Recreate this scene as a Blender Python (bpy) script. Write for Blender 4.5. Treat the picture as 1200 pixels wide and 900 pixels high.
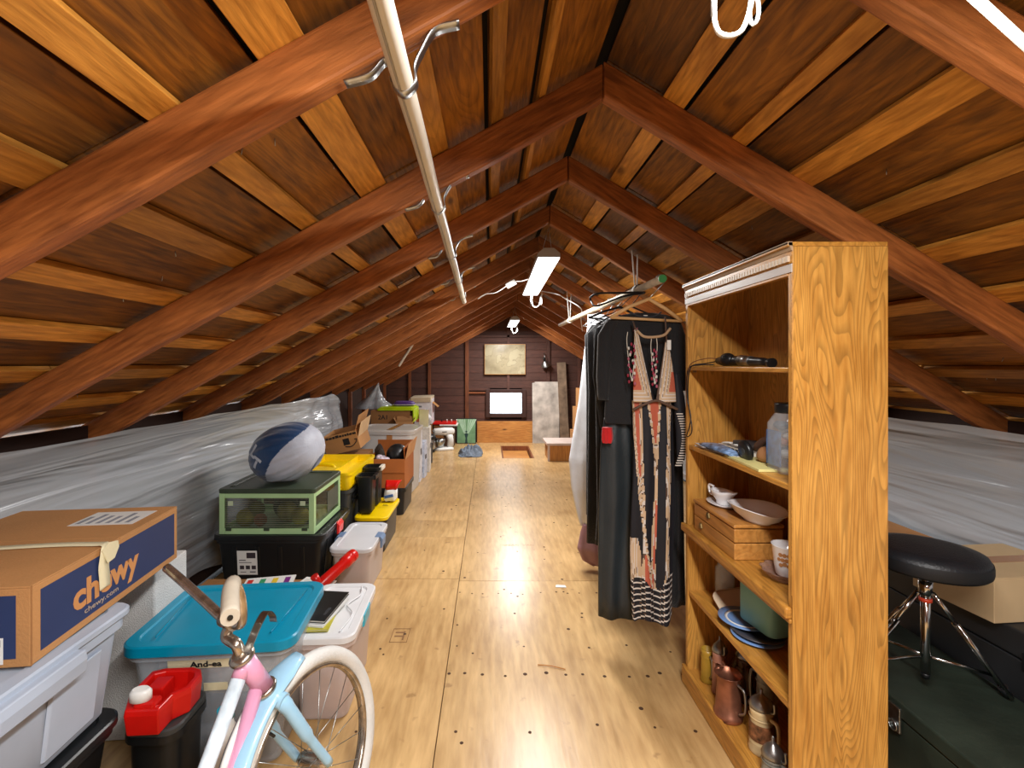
import bpy, bmesh, math, random
from mathutils import Vector, Matrix, noise
for o in list(bpy.data.objects): bpy.data.objects.remove(o)
S = bpy.context.scene
COL = S.collection
PI = math.pi
random.seed(7)

# ------------------------------------------------------------------ camera, world, exposure
cam = bpy.data.cameras.new('camera'); co = bpy.data.objects.new('camera', cam); COL.objects.link(co)
co.location = (0, 0, 1.25); co.rotation_euler = (PI/2, 0, 0)
cam.sensor_width = 36; cam.lens = 16.8; cam.shift_x = 26/1200; cam.shift_y = -22/1200
cam.clip_start = 0.02
S.camera = co
W = bpy.data.worlds.new('sky'); S.world = W; W.use_nodes = True
W.node_tree.nodes['Background'].inputs[0].default_value = (0.86, 0.93, 1.0, 1)
W.node_tree.nodes['Background'].inputs[1].default_value = 3.0
S.view_settings.view_transform = 'Standard'; S.view_settings.look = 'None'
S.view_settings.gamma = 1.0; S.view_settings.use_curve_mapping = False
S.view_settings.exposure = 0.42
S.cycles.max_bounces = 8; S.cycles.diffuse_bounces = 5; S.cycles.transparent_max_bounces = 12
S.cycles.sample_clamp_indirect = 4.0
# shop lights hung along the ridge, the last an added, unseen fill light: (near y, far y, lamp power W)
SHOP_LIGHTS = [(2.62, 3.84, 36), (6.15, 7.2, 40), (-0.56, 0.72, 46), (-2.5, -1.3, 40)]
LIGHT_COL = (1.0, 0.975, 0.95)

# ------------------------------------------------------------------ helpers
def lin(h):
    if isinstance(h, str):
        v = [int(h[i:i+2], 16)/255 for i in (0, 2, 4)]
        return tuple(c/12.92 if c <= .04045 else ((c+.055)/1.055)**2.4 for c in v)
    return h
def c4(h): return (*lin(h), 1)

def new_mat(name):
    m = bpy.data.materials.new(name); m.use_nodes = True
    return m, m.node_tree.nodes, m.node_tree.links, m.node_tree.nodes['Principled BSDF']
MATS = {}
def mat(name, col, rough=.5, metal=0, var=.08, vs=8, bump=0, bs=60, alpha=1, trans=0, coat=0, emit=0, sheen=0, ior=1.45):
    """plain procedural surface: colour with a little noise in it and fine relief"""
    if name in MATS: return MATS[name]
    m, N, L, P = new_mat(name)
    tc = N.new('ShaderNodeTexCoord'); nz = N.new('ShaderNodeTexNoise'); nz.inputs['Scale'].default_value = vs
    nz.inputs['Detail'].default_value = 5
    L.new(tc.outputs['Object'], nz.inputs['Vector'])
    r = N.new('ShaderNodeValToRGB'); c = lin(col)
    r.color_ramp.elements[0].position = .3; r.color_ramp.elements[1].position = .7
    r.color_ramp.elements[0].color = (*[x*(1-var*2) for x in c], 1)
    r.color_ramp.elements[1].color = (*[min(1, x*(1+var)) for x in c], 1)
    L.new(nz.outputs['Fac'], r.inputs['Fac']); L.new(r.outputs['Color'], P.inputs['Base Color'])
    P.inputs['Roughness'].default_value = rough; P.inputs['Metallic'].default_value = metal
    P.inputs['Alpha'].default_value = alpha; P.inputs['IOR'].default_value = ior
    P.inputs['Transmission Weight'].default_value = trans
    P.inputs['Coat Weight'].default_value = coat
    if sheen: P.inputs['Sheen Weight'].default_value = sheen
    if emit:
        P.inputs['Emission Color'].default_value = (*c, 1); P.inputs['Emission Strength'].default_value = emit
    if bump:
        n2 = N.new('ShaderNodeTexNoise'); n2.inputs['Scale'].default_value = bs; n2.inputs['Detail'].default_value = 4
        L.new(tc.outputs['Object'], n2.inputs['Vector'])
        b = N.new('ShaderNodeBump'); b.inputs['Strength'].default_value = bump; b.inputs['Distance'].default_value = .01
        L.new(n2.outputs['Fac'], b.inputs['Height']); L.new(b.outputs['Normal'], P.inputs['Normal'])
    MATS[name] = m
    return m
def wood(name, c_lo, c_hi, axis=1, rough=.55, lines=30, ring=.5, sc=1.0, tint=.25, knots=.0, stretch=9, stain=0, bump=.25, line_dark=.55):
    """board along local `axis`: contour-line grain, per-object tint, optional knots and stains"""
    if name in MATS: return MATS[name]
    m, N, L, P = new_mat(name)
    tc = N.new('ShaderNodeTexCoord'); oi = N.new('ShaderNodeObjectInfo')
    mp = N.new('ShaderNodeMapping'); s = [sc*stretch]*3; s[axis] = sc
    mp.inputs['Scale'].default_value = s
    off = N.new('ShaderNodeVectorMath'); off.operation = 'SCALE'; off.inputs[0].default_value = (37, 51, 23)
    L.new(oi.outputs['Random'], off.inputs['Scale'])
    L.new(tc.outputs['Object'], mp.inputs['Vector']); L.new(off.outputs[0], mp.inputs['Location'])
    n1 = N.new('ShaderNodeTexNoise'); n1.inputs['Scale'].default_value = 1.0; n1.inputs['Detail'].default_value = 1.5
    n1.inputs['Distortion'].default_value = .3
    L.new(mp.outputs[0], n1.inputs['Vector'])
    mu = N.new('ShaderNodeMath'); mu.operation = 'MULTIPLY'; mu.inputs[1].default_value = lines
    L.new(n1.outputs['Fac'], mu.inputs[0])
    fr = N.new('ShaderNodeMath'); fr.operation = 'FRACT'; L.new(mu.outputs[0], fr.inputs[0])
    n2 = N.new('ShaderNodeTexNoise'); n2.inputs['Scale'].default_value = 9; n2.inputs['Detail'].default_value = 6
    L.new(mp.outputs[0], n2.inputs['Vector'])
    big = N.new('ShaderNodeTexNoise'); big.inputs['Scale'].default_value = 2.2; big.inputs['Detail'].default_value = 3
    L.new(tc.outputs['Object'], big.inputs['Vector'])
    mixf = N.new('ShaderNodeMix'); mixf.inputs[0].default_value = .5
    L.new(n2.outputs['Fac'], mixf.inputs[2]); L.new(big.outputs['Fac'], mixf.inputs[3])
    r = N.new('ShaderNodeValToRGB'); r.color_ramp.elements[0].position = .36; r.color_ramp.elements[1].position = .64
    r.color_ramp.elements[0].color = c4(c_lo); r.color_ramp.elements[1].color = c4(c_hi)
    L.new(mixf.outputs[0], r.inputs['Fac'])
    lr = N.new('ShaderNodeValToRGB'); e = lr.color_ramp.elements
    e[0].position = 0; e[0].color = (line_dark,)*3+(1,); e[1].position = .55; e[1].color = (1, 1, 1, 1)
    e3 = e.new(.93); e3.color = (1, 1, 1, 1); e4 = e.new(1.0); e4.color = (line_dark,)*3+(1,)
    L.new(fr.outputs[0], lr.inputs['Fac'])
    mx = N.new('ShaderNodeMix'); mx.data_type = 'RGBA'; mx.blend_type = 'MULTIPLY'; mx.inputs[0].default_value = ring
    L.new(r.outputs['Color'], mx.inputs[6]); L.new(lr.outputs['Color'], mx.inputs[7])
    cur = mx.outputs[2]
    if knots:
        v = N.new('ShaderNodeTexVoronoi'); v.inputs['Scale'].default_value = 4.5
        mp2 = N.new('ShaderNodeMapping'); s2 = [1.6]*3; s2[axis] = .6; mp2.inputs['Scale'].default_value = s2
        L.new(tc.outputs['Object'], mp2.inputs['Vector']); L.new(off.outputs[0], mp2.inputs['Location'])
        L.new(mp2.outputs[0], v.inputs['Vector'])
        kr = N.new('ShaderNodeValToRGB'); kr.color_ramp.elements[0].position = .05; kr.color_ramp.elements[1].position = .14
        kr.color_ramp.elements[0].color = (.18, .12, .08, 1); kr.color_ramp.elements[1].color = (1, 1, 1, 1)
        L.new(v.outputs['Distance'], kr.inputs['Fac'])
        k = N.new('ShaderNodeMix'); k.data_type = 'RGBA'; k.blend_type = 'MULTIPLY'; k.inputs[0].default_value = knots
        L.new(cur, k.inputs[6]); L.new(kr.outputs['Color'], k.inputs[7]); cur = k.outputs[2]
    if stain:
        sn = N.new('ShaderNodeTexNoise'); sn.inputs['Scale'].default_value = 14; sn.inputs['Detail'].default_value = 3
        L.new(tc.outputs['Object'], sn.inputs['Vector'])
        sr = N.new('ShaderNodeValToRGB'); sr.color_ramp.elements[0].position = .66; sr.color_ramp.elements[1].position = .74
        sr.color_ramp.elements[0].color = (1, 1, 1, 1); sr.color_ramp.elements[1].color = (.35, .25, .2, 1)
        L.new(sn.outputs['Fac'], sr.inputs['Fac'])
        k = N.new('ShaderNodeMix'); k.data_type = 'RGBA'; k.blend_type = 'MULTIPLY'; k.inputs[0].default_value = stain
        L.new(cur, k.inputs[6]); L.new(sr.outputs['Color'], k.inputs[7]); cur = k.outputs[2]
    hs = N.new('ShaderNodeHueSaturation')
    mr = N.new('ShaderNodeMapRange'); mr.inputs[3].default_value = 1-tint; mr.inputs[4].default_value = 1+tint
    L.new(oi.outputs['Random'], mr.inputs[0]); L.new(mr.outputs[0], hs.inputs['Value']); L.new(cur, hs.inputs['Color'])
    L.new(hs.outputs['Color'], P.inputs['Base Color'])
    P.inputs['Roughness'].default_value = rough
    if bump:
        b = N.new('ShaderNodeBump'); b.inputs['Strength'].default_value = bump; b.inputs['Distance'].default_value = .004
        L.new(n2.outputs['Fac'], b.inputs['Height']); L.new(b.outputs['Normal'], P.inputs['Normal'])
    MATS[name] = m
    return m

def BM(): return bmesh.new()
def box(bm, x0, x1, y0, y1, z0, z1, M=None, mi=0):
    vs = [bm.verts.new(Vector((x, y, z)) if M is None else M @ Vector((x, y, z))) for z in (z0, z1) for x, y in ((x0, y0), (x1, y0), (x1, y1), (x0, y1))]
    for f in ((3, 2, 1, 0), (4, 5, 6, 7), (0, 1, 5, 4), (1, 2, 6, 5), (2, 3, 7, 6), (3, 0, 4, 7)):
        bm.faces.new([vs[i] for i in f]).material_index = mi
    return bm
def rings(bm, rs, cap0=True, cap1=True, smooth=True, closed=True, mi=0):
    """skin a list of point rings"""
    R = [[bm.verts.new(p) for p in r] for r in rs]
    n = len(rs[0])
    for a, b in zip(R, R[1:]):
        for i in range(n if closed else n-1):
            f = bm.faces.new((a[i], a[(i+1) % n], b[(i+1) % n], b[i])); f.smooth = smooth; f.material_index = mi
    if cap0: bm.faces.new(R[0][::-1]).material_index = mi
    if cap1: bm.faces.new(R[-1]).material_index = mi
    return bm
def lathe(bm, prof, c=(0, 0, 0), seg=32, M=None, cap0=True, cap1=True, smooth=True):
    rs = []
    for r, z in prof:
        ring = [Vector((c[0]+r*math.cos(2*PI*i/seg), c[1]+r*math.sin(2*PI*i/seg), c[2]+z)) for i in range(seg)]
        if M is not None: ring = [M @ p for p in ring]
        rs.append(ring)
    return rings(bm, rs, cap0, cap1, smooth)
def rr(w, d, r, n=5, cx=0, cy=0, z=0):
    """rounded rectangle ring, counter-clockwise"""
    r = max(1e-4, min(r, w/2-1e-4, d/2-1e-4)); pts = []
    for k, (sx, sy) in enumerate(((1, 1), (-1, 1), (-1, -1), (1, -1))):
        for i in range(n):
            a = PI/2*k + PI/2*i/(n-1)
            pts.append(Vector((cx+sx*(w/2-r)+r*math.cos(a), cy+sy*(d/2-r)+r*math.sin(a), z)))
    return pts
def frame_of(d):
    d = d.normalized(); u = Vector((0, 0, 1)) if abs(d.z) < .9 else Vector((1, 0, 0))
    a = d.cross(u).normalized(); return a, d.cross(a).normalized()
def tube(bm, pts, r, seg=10, caps=True, mi=0):
    pts = [Vector(p) for p in pts]; rs = []
    a, b = frame_of(pts[1]-pts[0])
    for i, p in enumerate(pts):
        d = (pts[min(i+1, len(pts)-1)]-pts[max(i-1, 0)]).normalized()
        a = (a-d*a.dot(d)).normalized(); b = d.cross(a)
        ri = r[i] if isinstance(r, (list, tuple)) else r
        rs.append([p+(a*math.cos(2*PI*k/seg)+b*math.sin(2*PI*k/seg))*ri for k in range(seg)])
    return rings(bm, rs, caps, caps, True, mi=mi)
def spline(pts, n=8):
    P = [Vector(p) for p in pts]; P = [2*P[0]-P[1]]+P+[2*P[-1]-P[-2]]; out = []
    for i in range(1, len(P)-2):
        for k in range(n):
            t = k/n
            out.append(.5*((2*P[i])+(-P[i-1]+P[i+1])*t+(2*P[i-1]-5*P[i]+4*P[i+1]-P[i+2])*t*t+(-P[i-1]+3*P[i]-3*P[i+1]+P[i+2])*t**3))
    out.append(P[-2]); return out
def prism(bm, poly, y0, y1, M=None):
    """polygon in x,z extruded along y"""
    a = [Vector((x, y0, z)) for x, z in poly]; b = [Vector((x, y1, z)) for x, z in poly]
    if M is not None: a = [M @ p for p in a]; b = [M @ p for p in b]
    return rings(bm, [a, b], True, True, False)
def sphere(bm, c, r, M=None, u=24, v=14):
    rx, ry, rz = (r, r, r) if not isinstance(r, tuple) else r
    c = Vector(c); rs = []
    for j in range(1, v):
        a = -PI/2+PI*j/v
        ring = [Vector((rx*math.cos(a)*math.cos(2*PI*i/u), ry*math.cos(a)*math.sin(2*PI*i/u), rz*math.sin(a)))+c for i in range(u)]
        if M is not None: ring = [M @ p for p in ring]
        rs.append(ring)
    return rings(bm, rs, True, True)
def obj(name, bm, m, parent=None, bevel=0, smooth=None, loc=None, rot=None, **props):
    bmesh.ops.recalc_face_normals(bm, faces=bm.faces)
    me = bpy.data.meshes.new(name); 
    if smooth is not None:
        for f in bm.faces: f.smooth = smooth
    bm.to_mesh(me); bm.free()
    o = bpy.data.objects.new(name, me); COL.objects.link(o)
    for x in (m if isinstance(m, (list, tuple)) else [m]): me.materials.append(x)
    if parent: o.parent = parent
    if loc: o.location = loc
    if rot: o.rotation_euler = rot
    if bevel:
        b = o.modifiers.new('bevel', 'BEVEL'); b.width = bevel; b.segments = 2; b.limit_method = 'ANGLE'; b.angle_limit = math.radians(40)
    for k, v in props.items(): o[k] = v
    return o
def thing(name, label, cat, loc=(0, 0, 0), rz=0, group=None, kind=None):
    o = bpy.data.objects.new(name, None); COL.objects.link(o); o.empty_display_size = .1
    o.location = loc; o.rotation_euler = (0, 0, math.radians(rz)); o['label'] = label
    if cat: o['category'] = cat
    if group: o['group'] = group
    if kind: o['kind'] = kind
    return o
def text_part(name, s, size, m, parent, loc, rot, depth=.0006, shear=0, bold=0, sx=1, align='LEFT'):
    cu = bpy.data.curves.new('t', 'FONT'); cu.body = s; cu.size = size; cu.extrude = depth; cu.shear = shear; cu.offset = bold
    cu.align_x = align; cu.resolution_u = 3
    t = bpy.data.objects.new('t', cu); COL.objects.link(t)
    dg = bpy.context.evaluated_depsgraph_get(); me = bpy.data.meshes.new_from_object(t.evaluated_get(dg))
    bpy.data.objects.remove(t); me.name = name; me.materials.clear(); me.materials.append(m)
    o = bpy.data.objects.new(name, me); COL.objects.link(o); o.parent = parent; o.location = loc
    o.rotation_euler = rot; o.scale = (sx, 1, 1)
    return o
def R3(x=0, y=0, z=0): return tuple(math.radians(v) for v in (x, y, z))

# ------------------------------------------------------------------ materials
m_rafter = wood('rafter wood', '743f1a', 'b87038', axis=0, rough=.5, lines=14, ring=.35, sc=1.2, tint=.12, knots=.5, bump=.5)
m_batten = wood('batten wood', '98601c', 'dc9c42', axis=1, rough=.5, lines=12, ring=.4, sc=1.2, tint=.32, knots=.85, bump=.4)
m_sheath = wood('roof board wood', '54300c', 'a2681c', axis=1, rough=.55, lines=22, ring=.55, sc=1.0, tint=.4, knots=.7, bump=.5)
m_deck = mat('dark roof underlay', '0c0705', .9)
m_floor = wood('plywood floor', 'ab8655', 'd2ae78', axis=1, rough=.30, lines=7, ring=.22, sc=.7, tint=.05, stretch=7, stain=.5, bump=.12, line_dark=.7)
m_gable = wood('brown gable planks', '432820', '5e382c', axis=0, rough=.7, lines=10, ring=.3, tint=.2, bump=.3)
m_stud = wood('stud wood', '5c2f16', '8a4c24', axis=2, rough=.6, lines=10, ring=.3, tint=.2)
m_pine = wood('pine board', 'a8692c', 'd0944c', axis=0, rough=.5, lines=10, ring=.4, tint=.1, knots=.9)
m_oak = wood('oak veneer', 'a8722e', 'd29c4c', axis=2, rough=.38, lines=34, ring=.7, sc=1.15, tint=.02, stretch=9, bump=.12, line_dark=.5)
m_oakh = wood('oak shelf', 'a6702c', 'cf9644', axis=1, rough=.36, lines=20, ring=.55, sc=1.2, tint=.06, stretch=8, bump=.1, line_dark=.55)
m_black = mat('black plastic', '16181a', .35, var=.1)
m_card = mat('cardboard', 'b58350', .75, var=.06, vs=5, bump=.15, bs=150)
m_card2 = mat('darker cardboard', '9a6a3c', .75, var=.08, vs=5, bump=.15, bs=150)
m_white = mat('white plastic', 'e2e2de', .35, var=.03)
m_offw = mat('off white paint', 'd8d2c4', .4, var=.05)
m_chrome = mat('chrome', 'c8c8c8', .14, 1, var=.1, vs=20)
m_steel = mat('galvanised steel', 'b5b8b8', .32, 1, var=.15, vs=40)
m_tape = mat('masking tape', 'e2d9b4', .6, var=.04, bump=.2, bs=200)
m_dark = mat('dark print', '1b1b1f', .6)
m_red = mat('red plastic', 'd0150f', .3, var=.05)
m_yellow = mat('yellow plastic', 'f0cb00', .35, var=.05)

# ------------------------------------------------------------------ setting: roof
RX, RZ = .325, 2.017                     # ridge line of the rafters' underside
SL, SR = .555, .60
WL, WR = -1.62, 2.10                     # knee walls
Y0, Y1 = -2.6, 7.78
aL, aR = math.atan(SL), math.atan(SR)
RD = .088                                # rafter depth
def side_frame(s):
    """matrix: local x runs down the slope from the ridge, local z is up and out of the roof"""
    a = aL if s < 0 else aR
    dx = Vector((s*math.cos(a), 0, -math.sin(a))); dz = Vector((s*math.sin(a), 0, math.cos(a)))
    dy = dz.cross(dx)
    return Matrix(((dx.x, dy.x, dz.x, RX), (dx.y, dy.y, dz.y, 0), (dx.z, dy.z, dz.z, RZ), (0, 0, 0, 1)))
bm = BM()
for s in (-1, 1):
    F = side_frame(s); sy = 1 if F[1][1] > 0 else -1
    ya, yb = sorted((Y0*sy, Y1*sy))
    box(bm, -.10, 2.6, ya-.1, yb+.1, RD+.045, RD+.065, F)
ceiling = obj('ceiling', bm, m_deck, kind='structure', label='pitched attic roof of rafters, battens and dark boards')
RAFTER_Y = [1.386+.61*k for k in range(-6, 11)]
for s in (-1, 1):
    F = side_frame(s); a = aL if s < 0 else aR; sy = 1 if F[1][1] > 0 else -1
    rot = F.to_euler(); LEN = 2.4 if s < 0 else 2.35
    for k, y in enumerate(RAFTER_Y):
        if y < Y0: continue
        bm = BM(); j = random.uniform(-.004, .004)
        n = 7; th = .042                                   # slightly wavy edges, plumb cut at the ridge
        t = RD*math.tan(a)
        rs = []
        for i in range(n+1):
            u = i/n*LEN; w = random.uniform(-.0045, .0045)
            ub = u if i else 0; ut = u if i else -t*0+RD*math.tan(a)*-1*-1*0
            top = u + (0 if i else 0)
            rs.append([Vector((ub, -th/2, w)), Vector((ub, th/2, w)), Vector((top, th/2, RD)), Vector((top, -th/2, RD))])
        # plumb cut: shift the first ring's top toward the ridge line
        for q in (2, 3): rs[0][q].x += RD*math.tan(a)*1.0
        for q in (0, 1): rs[0][q].x += 0
        rs[0] = [rs[0][0], rs[0][1], Vector((RD*math.tan(a)*-1, th/2, RD)), Vector((RD*math.tan(a)*-1, -th/2, RD))]
        rings(bm, rs, True, True, False)
        o = obj('rafter', bm, m_rafter, ceiling, bevel=.006)
        o.location = (RX+s*.001, y, RZ+j); o.rotation_euler = rot
    # battens and roof boards
    if s < 0: offs = [.13, .26, .43, .615, .80, .99, 1.19, 1.38, 1.58, 1.77, 1.93]; wid = [.02, .035, .07, .078, .06] + [.066]*12
    else: offs = [.155, .34, .52, .71, .89, 1.08, 1.27, 1.46, 1.64, 1.82]; wid = [.07, .045, .078, .06]+[.07]*12
    ca = math.cos(a)
    edges = []
    for i, (of, w) in enumerate(zip(offs, wid)):
        u = of/ca; brk = [Y0-.02] + sorted([random.choice(RAFTER_Y[3:8]), random.choice(RAFTER_Y[8:12]), random.choice(RAFTER_Y[12:15])]) + [Y1]
        brk = sorted(set(brk))
        for y0, y1 in zip(brk, brk[1:]):
            if y1-y0 < .1: continue
            L_ = (y1-y0)-.003; ww = w*random.uniform(.92, 1.08)
            bm = BM(); nn = 6; rs = []
            for q in range(nn+1):
                yy = -L_/2+L_*q/nn; dxl = random.uniform(-.0025, .0025); dxr = random.uniform(-.0025, .0025)
                rs.append([Vector((-ww/2+dxl, yy, 0)), Vector((ww/2+dxr, yy, 0)), Vector((ww/2+dxr, yy, .017)), Vector((-ww/2+dxl, yy, .017))])
            rings(bm, rs, True, True, False)
            o = obj('roof_batten', bm, m_batten, ceiling, bevel=.0015)
            p = F @ Vector((u, 0, RD+.0005)); o.location = (p.x, (y0+y1)/2, p.z); o.rotation_euler = rot
        edges.append(u)
    prev = 0.012
    for i in range(len(edges)+1):
        nx = edges[i] if i < len(edges) else 2.36
        u0, u1 = prev+.026, nx-.0   # the gap lies on the lower side of each batten
        if i == 0: u0 = -.05
        if i < len(edges): u1 = nx+wid[i]*.30; nxt = nx+wid[i]*.42+.016
        else: nxt = nx
        if i: u0 = start
        start = nxt
        brk = sorted(set([Y0-.02, random.choice(RAFTER_Y[4:7]), random.choice(RAFTER_Y[7:11]), random.choice(RAFTER_Y[11:15]), Y1]))
        for y0, y1 in zip(brk, brk[1:]):
            L_ = y1-y0-.004; ww = u1-u0-random.uniform(.002, .007)
            if ww < .02: continue
            bm = box(BM(), -ww/2, ww/2, -L_/2, L_/2, 0, .02)
            o = obj('roof_board', bm, m_sheath, ceiling, bevel=.0015)
            p = F @ Vector(((u0+u1)/2, 0, RD+.019+random.uniform(0, .005))); o.location = (p.x, (y0+y1)/2, p.z); o.rotation_euler = rot
# bent nails poking through the boards
bm = BM()
for s in (-1, 1):
    F = side_frame(s)
    for _ in range(70):
        u = random.uniform(.3, 2.0); y = random.uniform(.3, 5)
        p = F @ Vector((u, 0, RD+.02)); p.y = y
        q = p + Vector((random.uniform(-.004, .004), random.uniform(-.004, .004), -.014))
        tube(bm, [p, q], .0011, 5)
obj('nail_point', bm, m_steel, ceiling, kind='stuff')

# ------------------------------------------------------------------ setting: floor
HX0, HX1, HY0, HY1 = .165, .60, 6.42, 7.42
bm = BM()
for b in ((WL-.3, HX0, Y0-.1, Y1+.1), (HX1, WR+.3, Y0-.1, Y1+.1), (HX0, HX1, Y0-.1, HY0), (HX0, HX1, HY1, Y1+.1)): box(bm, *b, -.14, -.0185)
box(bm, HX0, HX1, HY0, HY1, -.14, -.101)
floor = obj('floor', bm, m_deck, kind='structure', label='pale plywood attic floor')
def sheet(x0, x1, y0, y1, hole=False):
    g = .0016; x0 += g; x1 -= g; y0 += g; y1 -= g; bm = BM(); cx, cy = (x0+x1)/2, (y0+y1)/2
    if hole:
        for a_, b_, c_, d_ in ((x0, HX0, y0, y1), (HX1, x1, y0, y1), (HX0, HX1, y0, HY0), (HX0, HX1, HY1, y1)):
            box(bm, a_-cx, b_-cx, c_-cy, d_-cy, -.018, 0)
    else: box(bm, x0-cx, x1-cx, y0-cy, y1-cy, -.018, 0)
    obj('plywood_sheet', bm, m_floor, floor, loc=(cx, cy, random.uniform(-.0008, 0)), bevel=0 if hole else .001)
for x0, x1, cuts in ((WL, -.178, (Y0, .36, 2.80, 3.48, 3.85, 6.3, Y1)), (-.178, 1.04, (Y0, .33, 2.77, 5.2, Y1)), (1.04, WR, (Y0, 1.5, 3.9, 6.3, Y1))):
    for a_, b_ in zip(cuts, cuts[1:]): sheet(x0, x1, a_, b_, hole=(x0 == -.178 and a_ == 5.2))
bm = BM()
def nail(x, y, r): 
    lathe(bm, [(r, .0002), (r*.9, .0009)], (x, y, 0), 8)
for y, r in ((2.62, .006), (1.93, .0078)):
    x = -.165
    while x < 1.0:
        if not (HX0 < x < HX1 and HY0 < y): nail(x, y+random.uniform(-.015, .015), r*random.uniform(.8, 1.2))
        x += random.uniform(.055, .10)
for y in (2.35, 2.13, 1.66, 3.2, 3.7, 4.3, 4.9, 5.5):
    for x in (-.9, -.5, -.12, .13, .42, .62, .80): nail(x+random.uniform(-.06, .06), y+random.uniform(-.06, .06), random.uniform(.005, .007))
for _ in range(50): 
    x, y = random.uniform(-.6, .9), random.uniform(1.3, 6.2); nail(x, y, random.uniform(.004, .010))
obj('nail_head', bm, mat('rusty nail heads', '4a301c', .8), floor, smooth=False, kind='stuff')
m_stamp = mat('faded floor stamp', '8a6440', .6)
bm = BM()
for a_ in ((-.47, -.455), (-.372, -.369)): pass
for x0, x1, y0, y1 in ((-.455, -.375, 2.265, 2.268), (-.455, -.375, 2.155, 2.158), (-.455, -.452, 2.155, 2.268), (-.378, -.375, 2.155, 2.268), (-.44, -.40, 2.23, 2.24), (-.44, -.40, 2.20, 2.21), (-.402, -.394, 2.175, 2.245)):
    box(bm, x0, x1, y0, y1, 0, .0006)
obj('stamp_print', bm, m_stamp, floor)
text_part('stamp_print', 'IDEAN  VAN', .035, mat('very faded stamp', 'a88866', .6), floor, (.085, 3.31, .0002), (0, 0, 0), depth=.0003, sx=1.15)
# hatch in the floor
hatch = thing('attic_hatch', 'recessed wooden hatch in the floor near the window', 'hatch', ((HX0+HX1)/2, (HY0+HY1)/2, -.1))
w_, d_ = HX1-HX0, HY1-HY0
obj('hatch_lid', box(BM(), -w_/2+.03, w_/2-.03, -d_/2+.03, d_/2-.03, .0, .03), m_pine, hatch, bevel=.003)
for n_, b in (('frame_board', (-w_/2, -w_/2+.022, -d_/2, d_/2)), ('frame_board', (w_/2-.022, w_/2, -d_/2, d_/2)), ('frame_board', (-w_/2+.022, w_/2-.022, -d_/2, -d_/2+.022)), ('frame_board', (-w_/2+.022, w_/2-.022, d_/2-.022, d_/2))):
    obj(n_, box(BM(), *b, 0, .098), m_stud, hatch, bevel=.002)
obj('scrap', rings(BM(), [[Vector((x*.03, y*.016, z)) for x, y in ((-1, -.8), (1, -1), (.9, .6), (-.8, 1))] for z in (0, .0015)], smooth=False), m_white, label='small white paper scrap on the bare floor', category='paper scrap', loc=(.40, 2.70, .0012)).name = 'paper_scrap'
obj('wood_splinter', tube(BM(), [(-.0, 0, 0), (.06, -.012, .002), (.11, -.03, 0)], .002, 6), m_pine, label='thin wood splinter lying on the near floor', category='splinter', loc=(.2, 1.99, .003))

# ------------------------------------------------------------------ setting: walls
def roofz(x, s=None): return RZ-(SL*(RX-x) if x < RX else SR*(x-RX))
# gable wall: dark cladding planks between studs, window opening
WX0, WX1, WZ0, WZ1 = .005, .52, .465, .80
bm = BM()
for x0, x1, z0, z1 in ((WL-.3, WX0, 0, 2.2), (WX1, WR+.3, 0, 2.2), (WX0, WX1, 0, WZ0), (WX0, WX1, WZ1, 2.2)):
    box(bm, x0, x1, Y1+.02, Y1+.05, z0-.1 if z0==0 else z0, z1)
wall_back = obj('wall_back', bm, m_deck, kind='structure', label='dark brown plank gable wall at the far end')
z = 0
while z < 2.05:
    h = .125; zt = z+h
    xl = max(WL-.1, RX-(RZ+.08-zt)/SL-.1); xr = min(WR+.1, RX+(RZ+.08-zt)/SR+.1)
    segs = [(xl, xr)]
    if zt > WZ0 and z < WZ1: segs = [(xl, WX0-.001), (WX1+.001, xr)]
    for a_, b_ in segs:
        if b_-a_ > .05: obj('plank', box(BM(), -(b_-a_)/2, (b_-a_)/2, 0, .018, .002, h-.002), m_gable, wall_back, bevel=.002, loc=((a_+b_)/2, Y1-.002+random.uniform(0, .004), z))
    z += h
for x, w in ((-1.30, .04), (-.98, .045), (-.37, .06), (.30, .04), (.95, .05), (1.45, .05)):
    zt = roofz(x)+.03
    if x == .30: obj('stud', box(BM(), -w/2, w/2, -.03, 0, WZ1+.05-.0, zt), m_gable, wall_back, loc=(x, Y1-.003, 0), bevel=.002); continue
    obj('stud', box(BM(), -w/2, w/2, -.035, 0, 0, zt), m_stud if x < -.3 else m_gable, wall_back, loc=(x, Y1-.003, 0), bevel=.002)
obj('rail', box(BM(), -.34, -.03, -.03, 0, .84, .88), m_gable, wall_back, loc=(0, Y1-.003, 0), bevel=.002)
obj('rail', box(BM(), -.34, -.03, -.03, 0, .79, .815), m_stud, wall_back, loc=(0, Y1-.003, 0), bevel=.002)
obj('rail', box(BM(), -.3, .9, -.03, 0, 1.70, 1.745), m_gable, wall_back, loc=(0, Y1-.003, 0), bevel=.002)
win = obj('window_1', box(BM(), WX0, WX1, Y1+.02, Y1+.024, WZ0, WZ1), mat('frosted pane', 'dfe8ee', .5, var=.02, trans=.9, alpha=.35), kind='structure', label='small bright window low in the gable wall')
bm = BM()
for b in ((WX0-.07, WX0, WZ0-.06, WZ1+.06), (WX1, WX1+.07, WZ0-.06, WZ1+.06), (WX0, WX1, WZ0-.06, WZ0), (WX0, WX1, WZ1, WZ1+.06)):
    box(bm, b[0], b[1], Y1-.05, Y1+.02, b[2], b[3])
obj('window_frame', bm, mat('dark window frame', '3a211b', .6), win, bevel=.004)
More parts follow.
